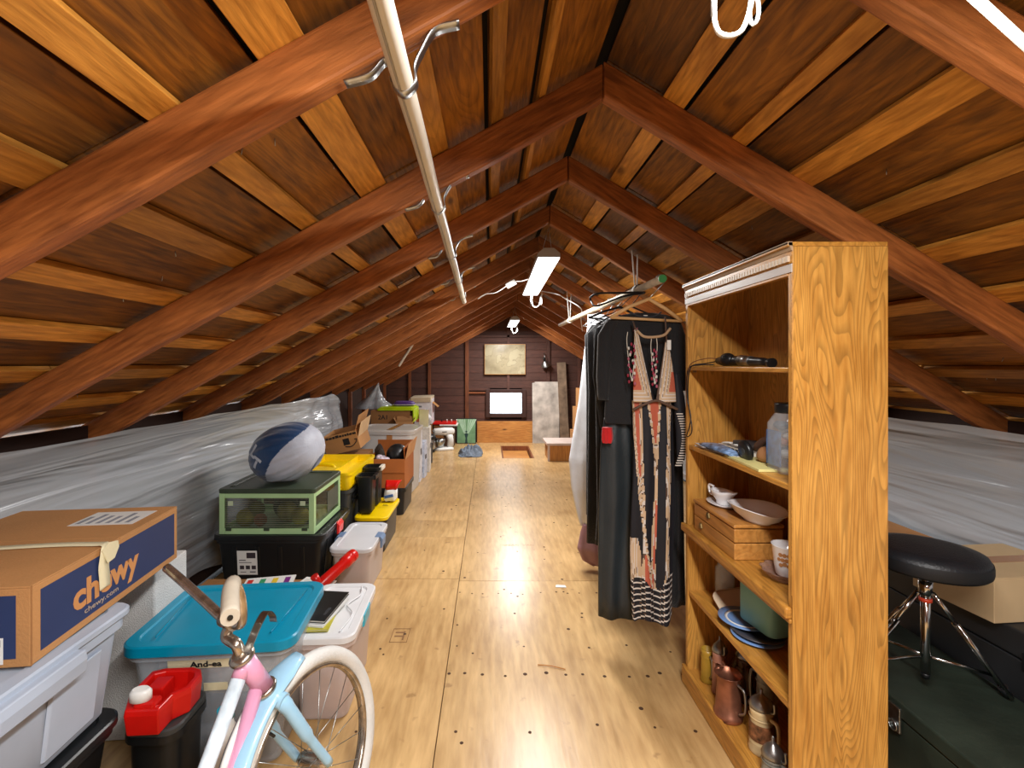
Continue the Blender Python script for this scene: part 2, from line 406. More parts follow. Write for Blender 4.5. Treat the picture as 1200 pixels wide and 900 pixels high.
# knee walls: low stud walls behind plastic sheeting
m_insul = mat('wall backing board', '3a281c', .85)
wall_left = obj('wall_left', box(BM(), WL-.06, WL-.04, Y0, Y1+.02, 0, 1.0), mat('dark brown backing', '2a150c', .85), kind='structure', label='low knee wall on the left')
wall_right = obj('wall_right', box(BM(), WR+.04, WR+.06, Y0, Y1+.02, 0, 1.02), MATS['dark brown backing'], kind='structure', label='low knee wall on the right')
for y in [r-.045 for r in RAFTER_Y if r > Y0+.1]:
    for wl, X, zt in ((wall_left, WL-.035, roofz(WL-.03)+.02), (wall_right, WR+.035, roofz(WR+.03)+.02)):
        obj('stud', box(BM(), -.005, .035 if wl is wall_left else .005, -.02, .02, 0, zt) if wl is wall_left else box(BM(), -.035, .005, -.02, .02, 0, zt), m_stud, wl, loc=(X, y, 0), bevel=.002)
wall_front = obj('wall_front', box(BM(), WL-.3, WR+.3, Y0-.06, Y0-.02, -.1, 2.3), m_gable, kind='structure', label='gable wall behind the camera')

# plastic sheeting
def sheet_mat():
    m, N, L, P = new_mat('clear plastic sheeting')
    P.inputs['Base Color'].default_value = c4('c0c7ce'); P.inputs['Roughness'].default_value = .22
    P.inputs['Specular IOR Level'].default_value = .8
    tc = N.new('ShaderNodeTexCoord'); mp = N.new('ShaderNodeMapping'); mp.inputs['Scale'].default_value = (5, .55, 8)
    mp.inputs['Rotation'].default_value = (.12, 0, 0)
    nz = N.new('ShaderNodeTexNoise'); nz.inputs['Scale'].default_value = 1.5; nz.inputs['Detail'].default_value = 2.5; nz.inputs['Distortion'].default_value = .5
    L.new(tc.outputs['Object'], mp.inputs[0]); L.new(mp.outputs[0], nz.inputs['Vector'])
    b = N.new('ShaderNodeBump'); b.inputs['Strength'].default_value = .8; b.inputs['Distance'].default_value = .05
    L.new(nz.outputs['Fac'], b.inputs['Height']); L.new(b.outputs['Normal'], P.inputs['Normal'])
    r = N.new('ShaderNodeMapRange'); r.inputs[1].default_value = .3; r.inputs[2].default_value = .7; r.inputs[3].default_value = .62; r.inputs[4].default_value = .86
    L.new(nz.outputs['Fac'], r.inputs[0]); L.new(r.outputs[0], P.inputs['Alpha'])
    return m
m_sheet = sheet_mat()
def fold(y, z, f=1.0): return noise.noise(Vector((y*.9*f, z*5*f+y*.5, 3.1)))*.026 + noise.noise(Vector((y*1.6, z*14+y*1.2, 8)))*.008
def plastic(name, label, X, sgn, y0, y1, ny, ztop, zbot, bulge):
    bm = BM(); nz = 34; V = []
    for i in range(ny+1):
        y = y0+(y1-y0)*i/ny; row = []
        for j in range(nz+1):
            t = j/nz; zt = ztop(y); z = zt+(zbot(y)-zt)*t
            d = abs(fold(y, z))*1.0+.006 + bulge(y, z)
            row.append(bm.verts.new((X+sgn*d, y, z)))
        V.append(row)
    for i in range(ny):
        for j in range(nz):
            bm.faces.new((V[i][j], V[i+1][j], V[i+1][j+1], V[i][j+1])).smooth = True
    return obj(name, bm, m_sheet, label=label, category='plastic sheeting')
def sm(t): t = max(0, min(1, t)); return t*t*(3-2*t)
def gl(y, c, w): return math.exp(-((y-c)/w)**2)
plastic('plastic_sheeting', 'clear grey plastic sheeting stapled along the left knee wall', WL+.0, 1, Y0+.1, 4.85, 150,
        lambda y: .985-.010*abs(math.sin((y-1.386)/.61*PI)) - .10*sm((y-4.4)/.45), lambda y: .01 + .10*sm((y-1.8)/.5)*sm((3.1-y)/.5),
        lambda y, z: .115*max(0, (z-.86)/.125) + (.20*sm((y-2.9)/1.0)*sm((4.95-y)/.25)*math.sin(max(0, min(1, (z-.25)/.75))*PI)**.6*(.82+.35*abs(noise.noise(Vector((y*3.2, z*2, 0))))+.1*noise.noise(Vector((y*9, z*6, 4))))) if z > .25 else 0)
plastic('plastic_sheeting', 'clear grey plastic sheeting stapled along the right knee wall', WR, -1, Y0+.1, 6.6, 140,
        lambda y: 1.0-.010*abs(math.sin((y-1.386)/.61*PI)), lambda y: .03,
        lambda y, z: .012 + .10*max(0, (z-.87)/.13))

# ------------------------------------------------------------------ lights, pipe, rod
def area(name, loc, size, sy, power, parent):
    l = bpy.data.lights.new(name, 'AREA'); l.shape = 'RECTANGLE'; l.size = size; l.size_y = sy; l.energy = power; l.color = LIGHT_COL
    o = bpy.data.objects.new(name, l); COL.objects.link(o); o.location = loc; o.parent = parent
    return o
m_diff = mat('lamp diffuser', 'ffffff', .4, var=0, emit=2.6)
m_fix = mat('white enamel', 'b9bcc0', .35, var=.03)
m_cable = mat('white cable', 'e6e6e2', .45, var=.03)
lab = ['white shop light hanging from the third rafter, lit', 'small-looking lit shop light hung near the far gable wall', 'white shop light overhead nearest the camera', 'added unseen fill light behind the camera, built like the shop lights']
for (ya, yb, pw), lb in zip(SHOP_LIGHTS, lab):
    L_ = yb-ya; zz = 1.83 if ya > 0 else 1.86
    t = thing('shop_light', lb, 'lamp', (RX+.0, (ya+yb)/2, zz), 0, 'shop lights along the ridge')
    h2 = L_/2; w2 = .062
    if ya > 2 and ya < 5: t.rotation_euler = (math.radians(-1.2), 0, 0)
    prism_bm = prism(BM(), [(-w2, 0), (-w2, .022), (-.028, .052), (.028, .052), (w2, .022), (w2, 0)], -h2, h2)
    obj('housing', prism_bm, m_fix, t, bevel=.002)
    obj('diffuser', box(BM(), -w2+.003, w2-.003, -h2+.004, h2-.004, -.006, -.0005), m_diff, t)
    area('lamp_glow', (0, 0, -.012), w2*2, L_*.96, pw, t)
    for e in (-1, 1):
        top = (0, e*(h2-.02), min(.165, roofz(RX)-zz-.012))
        obj('hanging_wire', tube(tube(BM(), [(-.03, e*(h2-.1), .045), top], .0014, 6), [(.03, e*(h2-.1), .045), top], .0014, 6), m_steel, t)
    cord = spline([(.012, h2-.03, -.004), (.013, h2-.0, -.06), (.03, h2+.02, -.095), (.07, h2+.03, -.085), (.088, h2+.03, -.03), (.10, h2+.04, .02)] , 8)
    obj('power_cord', tube(BM(), cord, .004, 8), m_cable, t)
    bun = [(.09+.006*math.cos(a)*1, h2+.03+.004*math.sin(a*2), -.04+.035*math.sin(a)) for a in [k*.35 for k in range(60)]]
    obj('cord_bundle', tube(BM(), bun, .0032, 6), m_cable, t)
    obj('pull_chain', tube(BM(), [(.0, h2-.02, -.005), (.0, h2-.02, -.10)], .0015, 5), m_steel, t)
# wiring across the rafters near the first light
w = thing('junction_box', 'small white cable box clipped to rafters left of the hanging light', 'junction box', (.14, 3.19, 1.79))
obj('box_body', box(BM(), -.035, .035, -.02, 0, -.018, .018), m_white, w, bevel=.003, rot=R3(0, -29, 0))
obj('cable', tube(BM(), spline([(.03, -.02, .016), (.08, -.02, .02), (.16, -.02, .05)]), .0035, 6), m_cable, w)
obj('cable', tube(BM(), spline([(-.03, -.02, -.016), (-.10, -.03, -.06), (-.17, -.02, -.07), (-.22, -.01, -.1)]), .0035, 6), m_cable, w)
cab = obj('power_cable', tube(BM(), spline([(.40, 3.9, 1.86), (.52, 3.7, 1.80), (.60, 3.8, 1.78), (.72, 3.78, 1.70), (.80, 4.2, 1.67), (.95, 4.9, 1.60)]), .0045, 6), m_cable, label='white cable running along the right rafters past the lit shop light', category='cable')
# white pipe hung in steel straps
pipe = thing('hanging_pipe', 'long white plastic pipe hung in metal straps under the left rafters', 'pipe', (-.16, 1.9, 1.72))
A, B = Vector((.028, -1.55, -.01)), Vector((-.028, 1.60, -.005))
bm = tube(BM(), [A+(B-A)*i/24+Vector((0, 0, -.006*math.sin(i/24*PI*5)**2)) for i in range(25)], .0165, 16)
obj('pipe_body', bm, m_offw, pipe)
obj('pipe_seam', tube(BM(), [A+(B-A)*i/24+Vector((-.004, 0, .0-.0165-.006*math.sin(i/24*PI*5)**2)) for i in range(25)], .002, 5), mat('grey pipe seam', 'a8a296', .5), pipe)
def strap(pts, wd=.021, th=.0016):
    P = spline(pts, 7); bm = BM(); rs = []
    for i, p in enumerate(P):
        d = (P[min(i+1, len(P)-1)]-P[max(i-1, 0)]).normalized(); nrm = d.cross(Vector((0, 1, 0))).normalized()
        rs.append([p+Vector((0, s1*wd/2, 0))+nrm*s2*th for s1, s2 in ((-1, -1), (1, -1), (1, 1), (-1, 1))])
    rings(bm, rs, True, True, True); return bm
for y in (.776, 1.386, 1.996, 2.606, 3.216):
    t = (y-1.9+1.55)/3.15; c = A+(B-A)*t; y_ = y-1.9
    zl = roofz(-.16+c.x-.09)-1.72-.003; zr = roofz(-.16+c.x+.085)-1.72-.003; r = .021
    obj('pipe_strap', strap([(c.x-.095, y_, zl), (c.x-.055, y_, zl+.012), (c.x-.03, y_, c.z+.032), (c.x-.016, y_, c.z+.014), (c.x-r*.95, y_, c.z-.004), (c.x, y_, c.z-r-.001),
        (c.x+r*.95, y_, c.z-.004), (c.x+.018, y_, c.z+.02), (c.x+.028, y_, c.z+.045), (c.x+.05, y_, zr-.012), (c.x+.09, y_, zr)]), m_steel, pipe)
t = obj('plastic_strip', tube(BM(), spline([(-.96, 5.05, 1.24), (-.90, 5.03, 1.33), (-.83, 5.0, 1.43), (-.765, 5.0, 1.545)]), .013, 8), m_offw, label='short white curved strip hanging from the far left rafters', category='strip')
# pale round bar at the top right, by the rafter nearest the camera
t = obj('wall_conduit', tube(BM(), [(.62, .62, 1.735), (.9, .70, 1.615), (1.2, .72, 1.44)], .006, 10), m_offw, label='white conduit fixed along the right rafter nearest the camera', category='conduit')

def RY(deg): return Matrix.Rotation(math.radians(deg), 4, 'Y')
# clothes rod
rod = thing('clothes_rod', 'wooden clothes pole slung under the right rafters, green near end', 'clothes rod', (.71, 3.1, 1.612))
P0, P1 = Vector((.012, -1.10, .0)), Vector((-.09, 1.12, -.006))
obj('pole', tube(BM(), [P0, P0.lerp(P1, .5), P1], .0165, 16), mat('whitish wooden pole', 'cbbba2', .5, var=.15, vs=25), rod)
obj('end_cap', tube(BM(), [P0-Vector((0, .006, 0)), P0+Vector((0, .002, 0))], .0168, 16), mat('green end cap', '3f9a55', .5), rod, label='green painted end')
for y in (-.80, .7):
    c = P0.lerp(P1, (y+1.1)/2.22); zt = roofz(.71+c.x)-1.612
    bm = BM()
    for k in range(3):
        lp = [(c.x+.02*math.cos(a)+0, y+.006*math.sin(2*a)+k*.008-.008, c.z+.02*math.sin(a)) for a in [i*2*PI/14 for i in range(15)]]
        tube(bm, lp, .0035, 6)
    tube(bm, [(c.x, y, c.z+.018), (c.x+.01, y+.02, zt-.0)], .0035, 6); tube(bm, [(c.x-.01, y, c.z+.018), (c.x-.03, y-.02, zt+.01)], .0035, 6)
    obj('rope_tie', bm, mat('white rope', 'd8d8d2', .8), rod)

# ------------------------------------------------------------------ generic containers
def shell(w, d, h, wt, dt, r, lip=.012, lip_h=.02, t=.003, n=5):
    """open tub: bottom w*d, top wt*dt, rolled lip"""
    R = [rr(w-.01, d-.01, r, n, z=0), rr(w, d, r, n, z=.006), rr(wt, dt, r, n, z=h-lip_h), rr(wt+2*lip, dt+2*lip, r+lip, n, z=h-lip_h), rr(wt+2*lip, dt+2*lip, r+lip, n, z=h),
         rr(wt-2*t, dt-2*t, r-t, n, z=h), rr(w-2*t, d-2*t, r-t, n, z=.006+t)]
    return rings(BM(), R, True, True)
def flat_shade(o, ang=35):
    m = o.modifiers.new('es', 'EDGE_SPLIT'); m.split_angle = math.radians(ang); return o
def lid_bm(w, d, h, r, inset=.03, rise=.006, n=6):
    R = [rr(w-.006, d-.006, r, n, z=0), rr(w, d, r, n, z=.003), rr(w, d, r, n, z=h-.004), rr(w-.008, d-.008, r, n, z=h), rr(w-2*inset, d-2*inset, max(.01, r-inset*.4), n, z=h),
         rr(w-2*inset-.008, d-2*inset-.008, max(.008, r-inset*.4), n, z=h-rise), rr(w-2*inset-.05, d-2*inset-.05, .02, n, z=h-rise)]
    return rings(BM(), R, True, True)
def tote(name, label, cat, loc, rz, w, d, h, body, lidm=None, taper=.04, r=.035, ribs=0, lid_over=.015, lid_h=.022, group=None, contents=None, handles=None, latch=None):
    t = thing(name, label, cat, loc, rz, group)
    b = flat_shade(obj('body', shell(w-taper*2, d-taper*2, h, w-.01, d-.01, r), body, t))
    if ribs:
        for s in (-1, 1):
            for k in range(ribs):
                x = (k+.5)/ribs*w*.84-w*.42
                obj('rib', rings(BM(), [[Vector((x+a, s*(d/2-taper+(taper-.006)*q+.001)+s*c, .02+(h-.06)*q)) for a, c in ((-.012, 0), (.012, 0), (.009, .004), (-.009, .004))] for q in (0, 1)], smooth=False), body, t)
            for k in range(max(2, int(ribs*d/w))):
                y = (k+.5)/max(2, int(ribs*d/w))*d*.8-d*.4
                obj('rib', rings(BM(), [[Vector((s*(w/2-taper+(taper-.006)*q+.001)+s*c, y+a, .02+(h-.06)*q)) for a, c in ((-.012, 0), (.012, 0), (.009, .004), (-.009, .004))] for q in (0, 1)], smooth=False), body, t)
    if handles is not None:
        for s in (-1, 1):
            obj('handle', rings(BM(), [rr(.016, .13, .007, 4, cx=s*(w/2+.016), z=h-.035), rr(.024, .14, .008, 4, cx=s*(w/2+.016), z=h-.004)], smooth=False), handles, t, bevel=.002)
    if contents:
        for i, (x, y, z, a, b_, c, m) in enumerate(contents):
            obj('contents', rings(BM(), [rr(a, b_, .02, 4, x, y, z), rr(a*.97, b_*.97, .03, 4, x, y, z+c*.9), rr(a*.85, b_*.85, .03, 4, x, y, z+c)]), m, t)
    if lidm:
        L_ = flat_shade(obj('lid', lid_bm(w+2*lid_over, d+2*lid_over, lid_h, r+lid_over), lidm, t, loc=(0, 0, h-.004)))
    if latch:
        for s in (-1, 1):
            obj('latch', prism(BM(), [(0, -.045), (.012, -.04), (.016, .005), (.004, .022), (-.03, .024), (-.03, .017), (0, .015)], -.04, .04), latch, t, loc=(s*(w/2+.017), 0, h), bevel=.002, rot=(0, 0, 0) if s > 0 else (0, 0, PI))
    return t
def carton(name, label, loc, rz, w, d, h, m=None, closed=True, tape=True, flaps=(50, 60, 40, 70), group=None, cat='box', tilt=None, fl=None):
    m = m or m_card; t = thing(name, label, cat, loc, rz, group); th = .004
    if tilt: t.rotation_euler = R3(tilt[0], tilt[1], rz)
    if closed:
        bm = box(BM(), -w/2, w/2, -d/2, d/2, 0, h-.004); obj('carton_body', bm, m, t, bevel=.002)
        for s in (-1, 1): obj('flap', box(BM(), -w/2, w/2, .001 if s > 0 else -d/2, d/2 if s > 0 else -.001, h-.004, h), m, t, bevel=.0008)
        if tape: obj('packing_tape', box(BM(), -w/2-.0006, w/2+.0006, -.024, .024, h, h+.0007), mat('brown packing tape', 'a8764a', .2, var=.03), t)
    else:
        bm = BM(); box(bm, -w/2, w/2, -d/2, d/2, 0, th); box(bm, -w/2, w/2, -d/2, -d/2+th, th, h); box(bm, -w/2, w/2, d/2-th, d/2, th, h)
        box(bm, -w/2, -w/2+th, -d/2+th, d/2-th, th, h); box(bm, w/2-th, w/2, -d/2+th, d/2-th, th, h); obj('carton_body', bm, m, t)
        f = fl or min(w, d)*.45
        for k, an in enumerate(flaps):
            if an is None: continue
            along = w if k % 2 == 0 else d; off = (d if k % 2 == 0 else w)/2-th/2
            o = obj('flap', box(BM(), -along/2+.004, along/2-.004, 0, f, -th/2, th/2), m, t, bevel=.001)
            zr = (0, -90, 180, 90)[k]; dirv = Matrix.Rotation(math.radians(zr), 3, 'Z') @ Vector((0, off, 0))
            o.location = (dirv.x, dirv.y, h); o.rotation_euler = (Matrix.Rotation(math.radians(zr), 3, 'Z') @ Matrix.Rotation(math.radians(90-an), 3, 'X')).to_euler()
    return t
def clear(name, col, alpha=.42, rough=.28):
    return mat(name, col, rough, var=.02, alpha=alpha)
m_clear = clear('clear tub plastic', 'd3dae2', .30)
m_clearl = clear('clear lid plastic', 'e8ecf0', .62)
m_cloth = {k: mat('packed '+k, c, .9, var=.3, vs=14) for k, c in dict(grey='7d8088', blue='4c5a70', peach='c99a74', brown='6d4a3c', white='cfcac4', dark='2b2b30', purple='64506e', pink='b98a84').items()}

# ------------------------------------------------------------------ near left: shipping box, totes
rz = 6.5
b = carton('shipping_box', 'big cardboard shipping box with navy sides, top left of the pile', (-1.197, 1.2325, .632), rz, .45, .56, .165, tape=False)
m_navy = mat('navy box print', '24345f', .55, var=.05); m_tan = mat('tan box print', 'c98d55', .6, var=.04)
obj('printed_panel', box(BM(), .225, .2256, -.255, .262, .018, .147), m_navy, b)
obj('printed_panel', box(BM(), -.205, .198, -.2806, -.28, .018, .147), m_navy, b)
text_part('printed_word', 'chewy', .084, m_tan, b, (.2258, -.165, .052), R3(90, 0, 90), bold=.003, sx=1.1)
text_part('printed_line', 'chewy.com', .018, mat('pale box print', 'b5a08c', .6), b, (.2258, -.13, .030), R3(90, 0, 90), sx=1.5)
st = obj('barcode_label', box(BM(), .095, .175, -.2812, -.2807, .008, .062), m_white, b)
text_part('label_digits', '3 4', .028, m_dark, b, (.128, -.2814, .013), R3(90, 0, 0))
bm = BM()
for k in range(9): box(bm, .10+.008*k, .10+.008*k+(.002+.002*(k % 3)), -.2815, -.2812, .044, .058)
obj('barcode_bars', bm, m_dark, b)
bm = box(BM(), .02, .19, .11, .235, .165, .1656)
obj('shipping_label', bm, m_white, b, rot=R3(0, 0, 0))
bm = BM()
for k in range(6): box(bm, .03+k*.026, .03+k*.026+.012, .125, .125+random.uniform(.05, .095), .1656, .166)
obj('label_print', bm, mat('grey print', '8a8f98', .6), b)
tape = spline([(-.235, -.08, .1665), (-.05, -.055, .1668), (.10, -.045, .167), (.20, -.052, .1675), (.226, -.058, .168), (.2305, -.064, .155), (.2285, -.068, .12), (.229, -.066, .09), (.229, -.064, .062)], 6)
rs = [[p+Vector((0, q*.014*(1.0 if i < 26 else 1.35), 0)) for q in (-1, 1)] + [p+Vector((0, q*.014*(1.0 if i < 26 else 1.35), 0))+(Vector((0, 0, .0008)) if i < 26 else Vector((.001, 0, 0))) for q in (1, -1)] for i, p in enumerate(tape)]
obj('masking_tape', rings(BM(), rs), m_tape, b)
obj('masking_tape', rings(BM(), [[Vector((.2315, y, z)) for y, z in ((-.082, .16), (-.055, .172), (-.022, .165), (-.018, .148), (-.035, .125), (-.06, .122))], [Vector((.234, y, z)) for y, z in ((-.082, .16), (-.055, .172), (-.022, .165), (-.018, .148), (-.035, .125), (-.06, .122))]], smooth=False), m_tape, b)
obj('crease', box(BM(), .2252, .2258, -.28, -.276, 0, .165), m_card2, b)

m_greytub = mat('grey blue tub plastic', 'a9b4c4', .45, var=.03)
def grey_tote(label, loc, rz, w, d, h):
    t = thing('storage_tote', label, 'storage tote', loc, rz)
    b_ = flat_shade(obj('body', shell(w-.07, d-.07, h, w-.03, d-.03, .03, lip=.014, lip_h=.03), m_greytub, t))
    for y0_, y1_ in ((-d*.40, -d*.18), (d*.12, d*.36)):      # stepped wall panels
        obj('wall_panel', rings(BM(), [[Vector((w/2-.0345+q*.02+c, y, .02+(h-.075)*q)) for y, c in ((y0_, 0), (y1_, 0), (y1_-.006, .006), (y0_+.006, .006))] for q in (0, 1)], smooth=False), m_greytub, t, bevel=.002)
    obj('handle', prism(BM(), [(0, 0), (.03, 0), (.034, -.02), (.03, -.05), (.018, -.05), (.018, -.016), (0, -.016)], -.10, .10), m_greytub, t, loc=(w/2-.004, .02, h), bevel=.003)
    obj('handle', prism(BM(), [(0, 0), (.03, 0), (.034, -.02), (.03, -.05), (.018, -.05), (.018, -.016), (0, -.016)], -.10, .10), m_greytub, t, loc=(-w/2+.004, .02, h), bevel=.003, rot=(0, 0, PI))
    return t
g = grey_tote('grey-blue lidded storage tote under the navy shipping box', (-1.205, .94, .375), 2, .56, .60, .24)
flat_shade(obj('lid', lid_bm(.575, .615, .018, .04, inset=.035), m_greytub, g, loc=(0, 0, .236)))
g2 = tote('storage_tote', 'black tote at the floor beneath the grey-blue tote', 'storage tote', (-1.21, .94, 0), 0, .52, .56, .35, m_black, m_black)
# foam block, teal-lidded tote
obj('foam_block', rings(BM(), [rr(.21, .20, .006, 3, z=0), rr(.21, .20, .006, 3, z=.555)], smooth=False), mat('white foam', 'dcdcda', .9, bump=.5, bs=220, var=.03), bevel=.004,
    label='white foam slab standing on end between the shipping box and teal lid', category='foam block', loc=(-1.235, 1.69, .001), rot=R3(0, 0, 5))
m_teal = mat('teal lid plastic', '008db0', .3, var=.03)
t = tote('storage_tote', 'large clear tote with a flat teal lid, behind the bicycle', 'storage tote', (-.865, 1.625, 0), 5, .47, .37, .388, m_clear, m_teal, taper=.045, lid_over=.018, lid_h=.034,
         contents=[(0, 0, .012, .34, .25, .12, m_cloth['grey']), (.02, 0, .135, .35, .26, .09, m_cloth['blue']), (-.01, 0, .228, .36, .27, .10, m_cloth['white'])])
obj('lid_ridge', tube(BM(), [(-.17, -.15, .419), (-.20, .13, .419)], .003, 6), m_teal, t); obj('lid_ridge', tube(BM(), [(.17, -.15, .419), (.20, .13, .419)], .003, 6), m_teal, t)
obj('tape_label', box(BM(), -.12, .06, -.001, 0, .335, .362), m_tape, t, rot=R3(5.9, 0, 0), loc=(0, -.1415, 0))
text_part('marker_writing', 'And-ea', .024, m_dark, t, (-.055, -.1785, .338), R3(95.9, 0, 0), bold=.0006, sx=1.3)
obj('tape_label', box(BM(), -.02, .05, -.001, 0, .26, .285), m_tape, t, rot=R3(5.9, 0, 0), loc=(0, -.1415, 0))
# clear bin with white rim and cyan latch, books on it
m_rim = clear('milky white lid', 'e9eaec', .93, .3)
t = tote('clear_bin', 'narrow clear bin with milky lid and cyan latches beside the teal lid', 'storage bin', (-.598, 1.86, 0), 2, .215, .40, .285, clear('rosy clear plastic', 'e3d2cc', .5), m_rim, taper=.022, lid_over=.010, lid_h=.026,
         contents=[(0, 0, .01, .14, .31, .12, m_cloth['peach']), (0, 0, .14, .15, .32, .1, m_cloth['pink'])])
for s in (-1, 1):
    obj('latch', rings(BM(), [rr(.016, .10, .007, 4, cx=s*.112, z=.255), rr(.02, .11, .009, 4, cx=s*.112, z=.302)], smooth=False), mat('cyan latch', '1fa8c4', .3), t, bevel=.003)
obj('lid_groove', tube(BM(), spline([(.06, -.17, .308), (.075, -.05, .308), (.04, .02, .308), (.07, .10, .308), (.06, .17, .308)]), .003, 6), m_rim, t)
def book(label, loc, rz, w, d, h, cm, pages=True, group=None, name='book', cat='book'):
    t = thing(name, label, cat, loc, rz, group)
    obj('cover', prism(BM(), [(-w/2, 0), (w/2, 0), (w/2, .002), (-w/2+.002, .002), (-w/2+.002, h-.002), (w/2, h-.002), (w/2, h), (-w/2, h)], -d/2, d/2), cm, t)
    obj('pages', box(BM(), -w/2+.0025, w/2-.003, -d/2+.003, d/2-.003, .002, h-.002), mat('book pages', 'd8d4c6', .8), t)
    return t
book('yellow-edged magazine at the bottom of the stack on the milky lid', (-.650, 1.80, .3085), 4, .14, .23, .008, mat('yellow cover', 'b9b23a', .4))
book('white-edged booklet under the black notebook', (-.645, 1.81, .317), -9, .14, .21, .006, m_white)
k = book('black hardback notebook on top of the stack beside teal lid', (-.650, 1.83, .3235), -6, .14, .22, .010, m_black)
text_part('cover_writing', 'NOTES', .016, mat('dull grey print', '55565a', .5), k, (.055, -.07, .0101), R3(0, 0, 90))
k.children[-1].name = 'cover_print'
# cardboard box and magazines between the teal lid and black tote
carton('cardboard_box', 'low cardboard box between the teal lid and black tote', (-1.15, 2.12, 0), 0, .40, .34, .225, m=m_card2)
def mag(label, loc, rz, w, d, cols):
    t = thing('magazine', label, 'magazine', loc, rz)
    obj('pages', box(BM(), -w/2, w/2, -d/2, d/2, 0, .005), m_white, t)
    for i, c in enumerate(cols):
        x = -w/2+w*(i+.2)/len(cols)
        obj('cover_print', box(BM(), x, x+w/len(cols)*.45, -d/2+.012, d/2-.02, .005, .0055), mat('print '+c, c, .4), t)
mag('bright colour-striped magazine lying behind the teal lid', (-1.02, 2.17, .229), 12, .22, .26, ['c8322c', '3f9a6a', 'e0c23c', '7a2f80'])
mag('white leaflet lying right of the striped magazine', (-.83, 2.16, .229), -14, .16, .24, ['d8d8d0', '2f6a5a'])
carton('cardboard_box', 'low cardboard box under the white leaflet', (-.83, 2.14, 0), 3, .20, .30, .225, m=m_card2)
# red plastic wand
t = thing('toy_blaster', 'long red plastic tube leaning between black tote and clear bin', 'toy', (-.72, 2.25, .12))
A_, B_ = Vector((-.06, -.17, .135)), Vector((.035, .10, .185))
obj('barrel', tube(BM(), [A_, A_.lerp(B_, .3), A_.lerp(B_, .31), A_.lerp(B_, .8), A_.lerp(B_, .82), B_], [.022, .022, .027, .025, .03, .03], 14), m_red, t)
obj('end_ring', tube(BM(), [B_, B_+(B_-A_)*.1], [.031, .028], 14), m_red, t, bevel=.001)
obj('grip', tube(BM(), [A_+Vector((.02, .05, .02)), A_+Vector((.0, .04, .06))], [.014, .018], 12), m_red, t)

# ------------------------------------------------------------------ black tote with label, green crate, ball
m_tub = mat('black tub plastic', '15181a', .38, var=.1); m_redl = mat('red latch', 'dd2f2b', .35)
t = tote('storage_tote', 'big black tote with red latches under the green crate', 'storage tote', (-1.165, 2.75, 0), 0, .56, .48, .335, m_tub, m_tub, ribs=4, taper=.03, lid_over=.016, lid_h=.028, latch=m_redl)
obj('paper_label', box(BM(), -.165, -.06, -.001, 0, .145, .275), m_white, t, rot=R3(4.3, 0, 0), loc=(0, -.2165, .0))
bm = BM()
for k in range(3): box(bm, -.152+.031*k, -.130+.031*k, -.0016, -.001, .175, .195)
box(bm, -.115, -.068, -.0016, -.001, .235, .265); box(bm, -.155, -.12, -.0016, -.001, .222, .226); box(bm, -.155, -.09, -.0016, -.001, .21, .213)
box(bm, -.15, -.12, -.0016, -.001, .158, .161); box(bm, -.10, -.07, -.0016, -.001, .158, .163)
obj('label_print', bm, mat('label dark print', '3a3238', .5), t, rot=R3(4.3, 0, 0), loc=(0, -.2165, 0))
m_gr = mat('pale green plastic', 'a9cc96', .35, var=.03); m_olive = mat('dark olive lid', '3b4636', .4)
c = thing('folding_crate', 'pale green folding crate with smoky windows under the navy-grey ball', 'crate', (-1.175, 2.735, .36), 0)
w, d, h = .50, .44, .235
bm = BM()
for sx in (-1, 1):
    for sy in (-1, 1): box(bm, sx*w/2-(.028 if sx > 0 else 0), sx*w/2+(.028 if sx < 0 else 0), sy*d/2-(.03 if sy > 0 else 0), sy*d/2+(.03 if sy < 0 else 0), .0, h-.02)
for sy in (-1, 1):
    y0_, y1_ = (sy*d/2-.012, sy*d/2) if sy > 0 else (sy*d/2, sy*d/2+.012)
    box(bm, -w/2+.028, w/2-.028, y0_, y1_, 0, .03); box(bm, -w/2+.028, w/2-.028, y0_, y1_, h-.045, h-.02)
for sx in (-1, 1):
    x0_, x1_ = (sx*w/2-.012, sx*w/2) if sx > 0 else (sx*w/2, sx*w/2+.012)
    box(bm, x0_, x1_, -d/2+.03, d/2-.03, 0, .03); box(bm, x0_, x1_, -d/2+.03, d/2-.03, h-.045, h-.02)
box(bm, -w/2+.01, w/2-.01, -d/2+.01, d/2-.01, .002, .006)
obj('crate_frame', bm, m_gr, c, bevel=.003)
m_smoke = mat('smoky window', '30342c', .15, var=.05, alpha=.32)
obj('window_panel', box(BM(), -w/2+.028, w/2-.028, -d/2+.004, -d/2+.007, .03, h-.045), m_smoke, c)
obj('window_panel', box(BM(), w/2-.007, w/2-.004, -d/2+.03, d/2-.03, .03, h-.045), m_smoke, c)
bm = BM()
for k in range(14): box(bm, -w/2+.03, w/2-.03, -d/2+.0025, -d/2+.004, .038+k*.0112, .0405+k*.0112)
for k in range(15): box(bm, w/2-.004, w/2-.0015, .0+k*.0125, .0035+k*.0125, .05, h-.07)
obj('vent_slats', bm, mat('pale slats', '77796a', .5), c, kind='stuff')
for x in (-w/2+.06, w/2-.06): obj('clip', box(BM(), x-.014, x+.014, -d/2-.002, -d/2+.002, h-.085, h-.06), mat('pale clip', 'b8c8a8', .4), c, bevel=.002)
for x in (-.2, 0, .2): obj('foot_clip', box(BM(), x-.015, x+.015, -d/2-.004, -d/2+.004, .018, .032), m_olive, c, bevel=.002)
flat_shade(obj('lid', lid_bm(w+.012, d+.012, .024, .02, inset=.04), m_olive, c, loc=(0, 0, h-.02)))
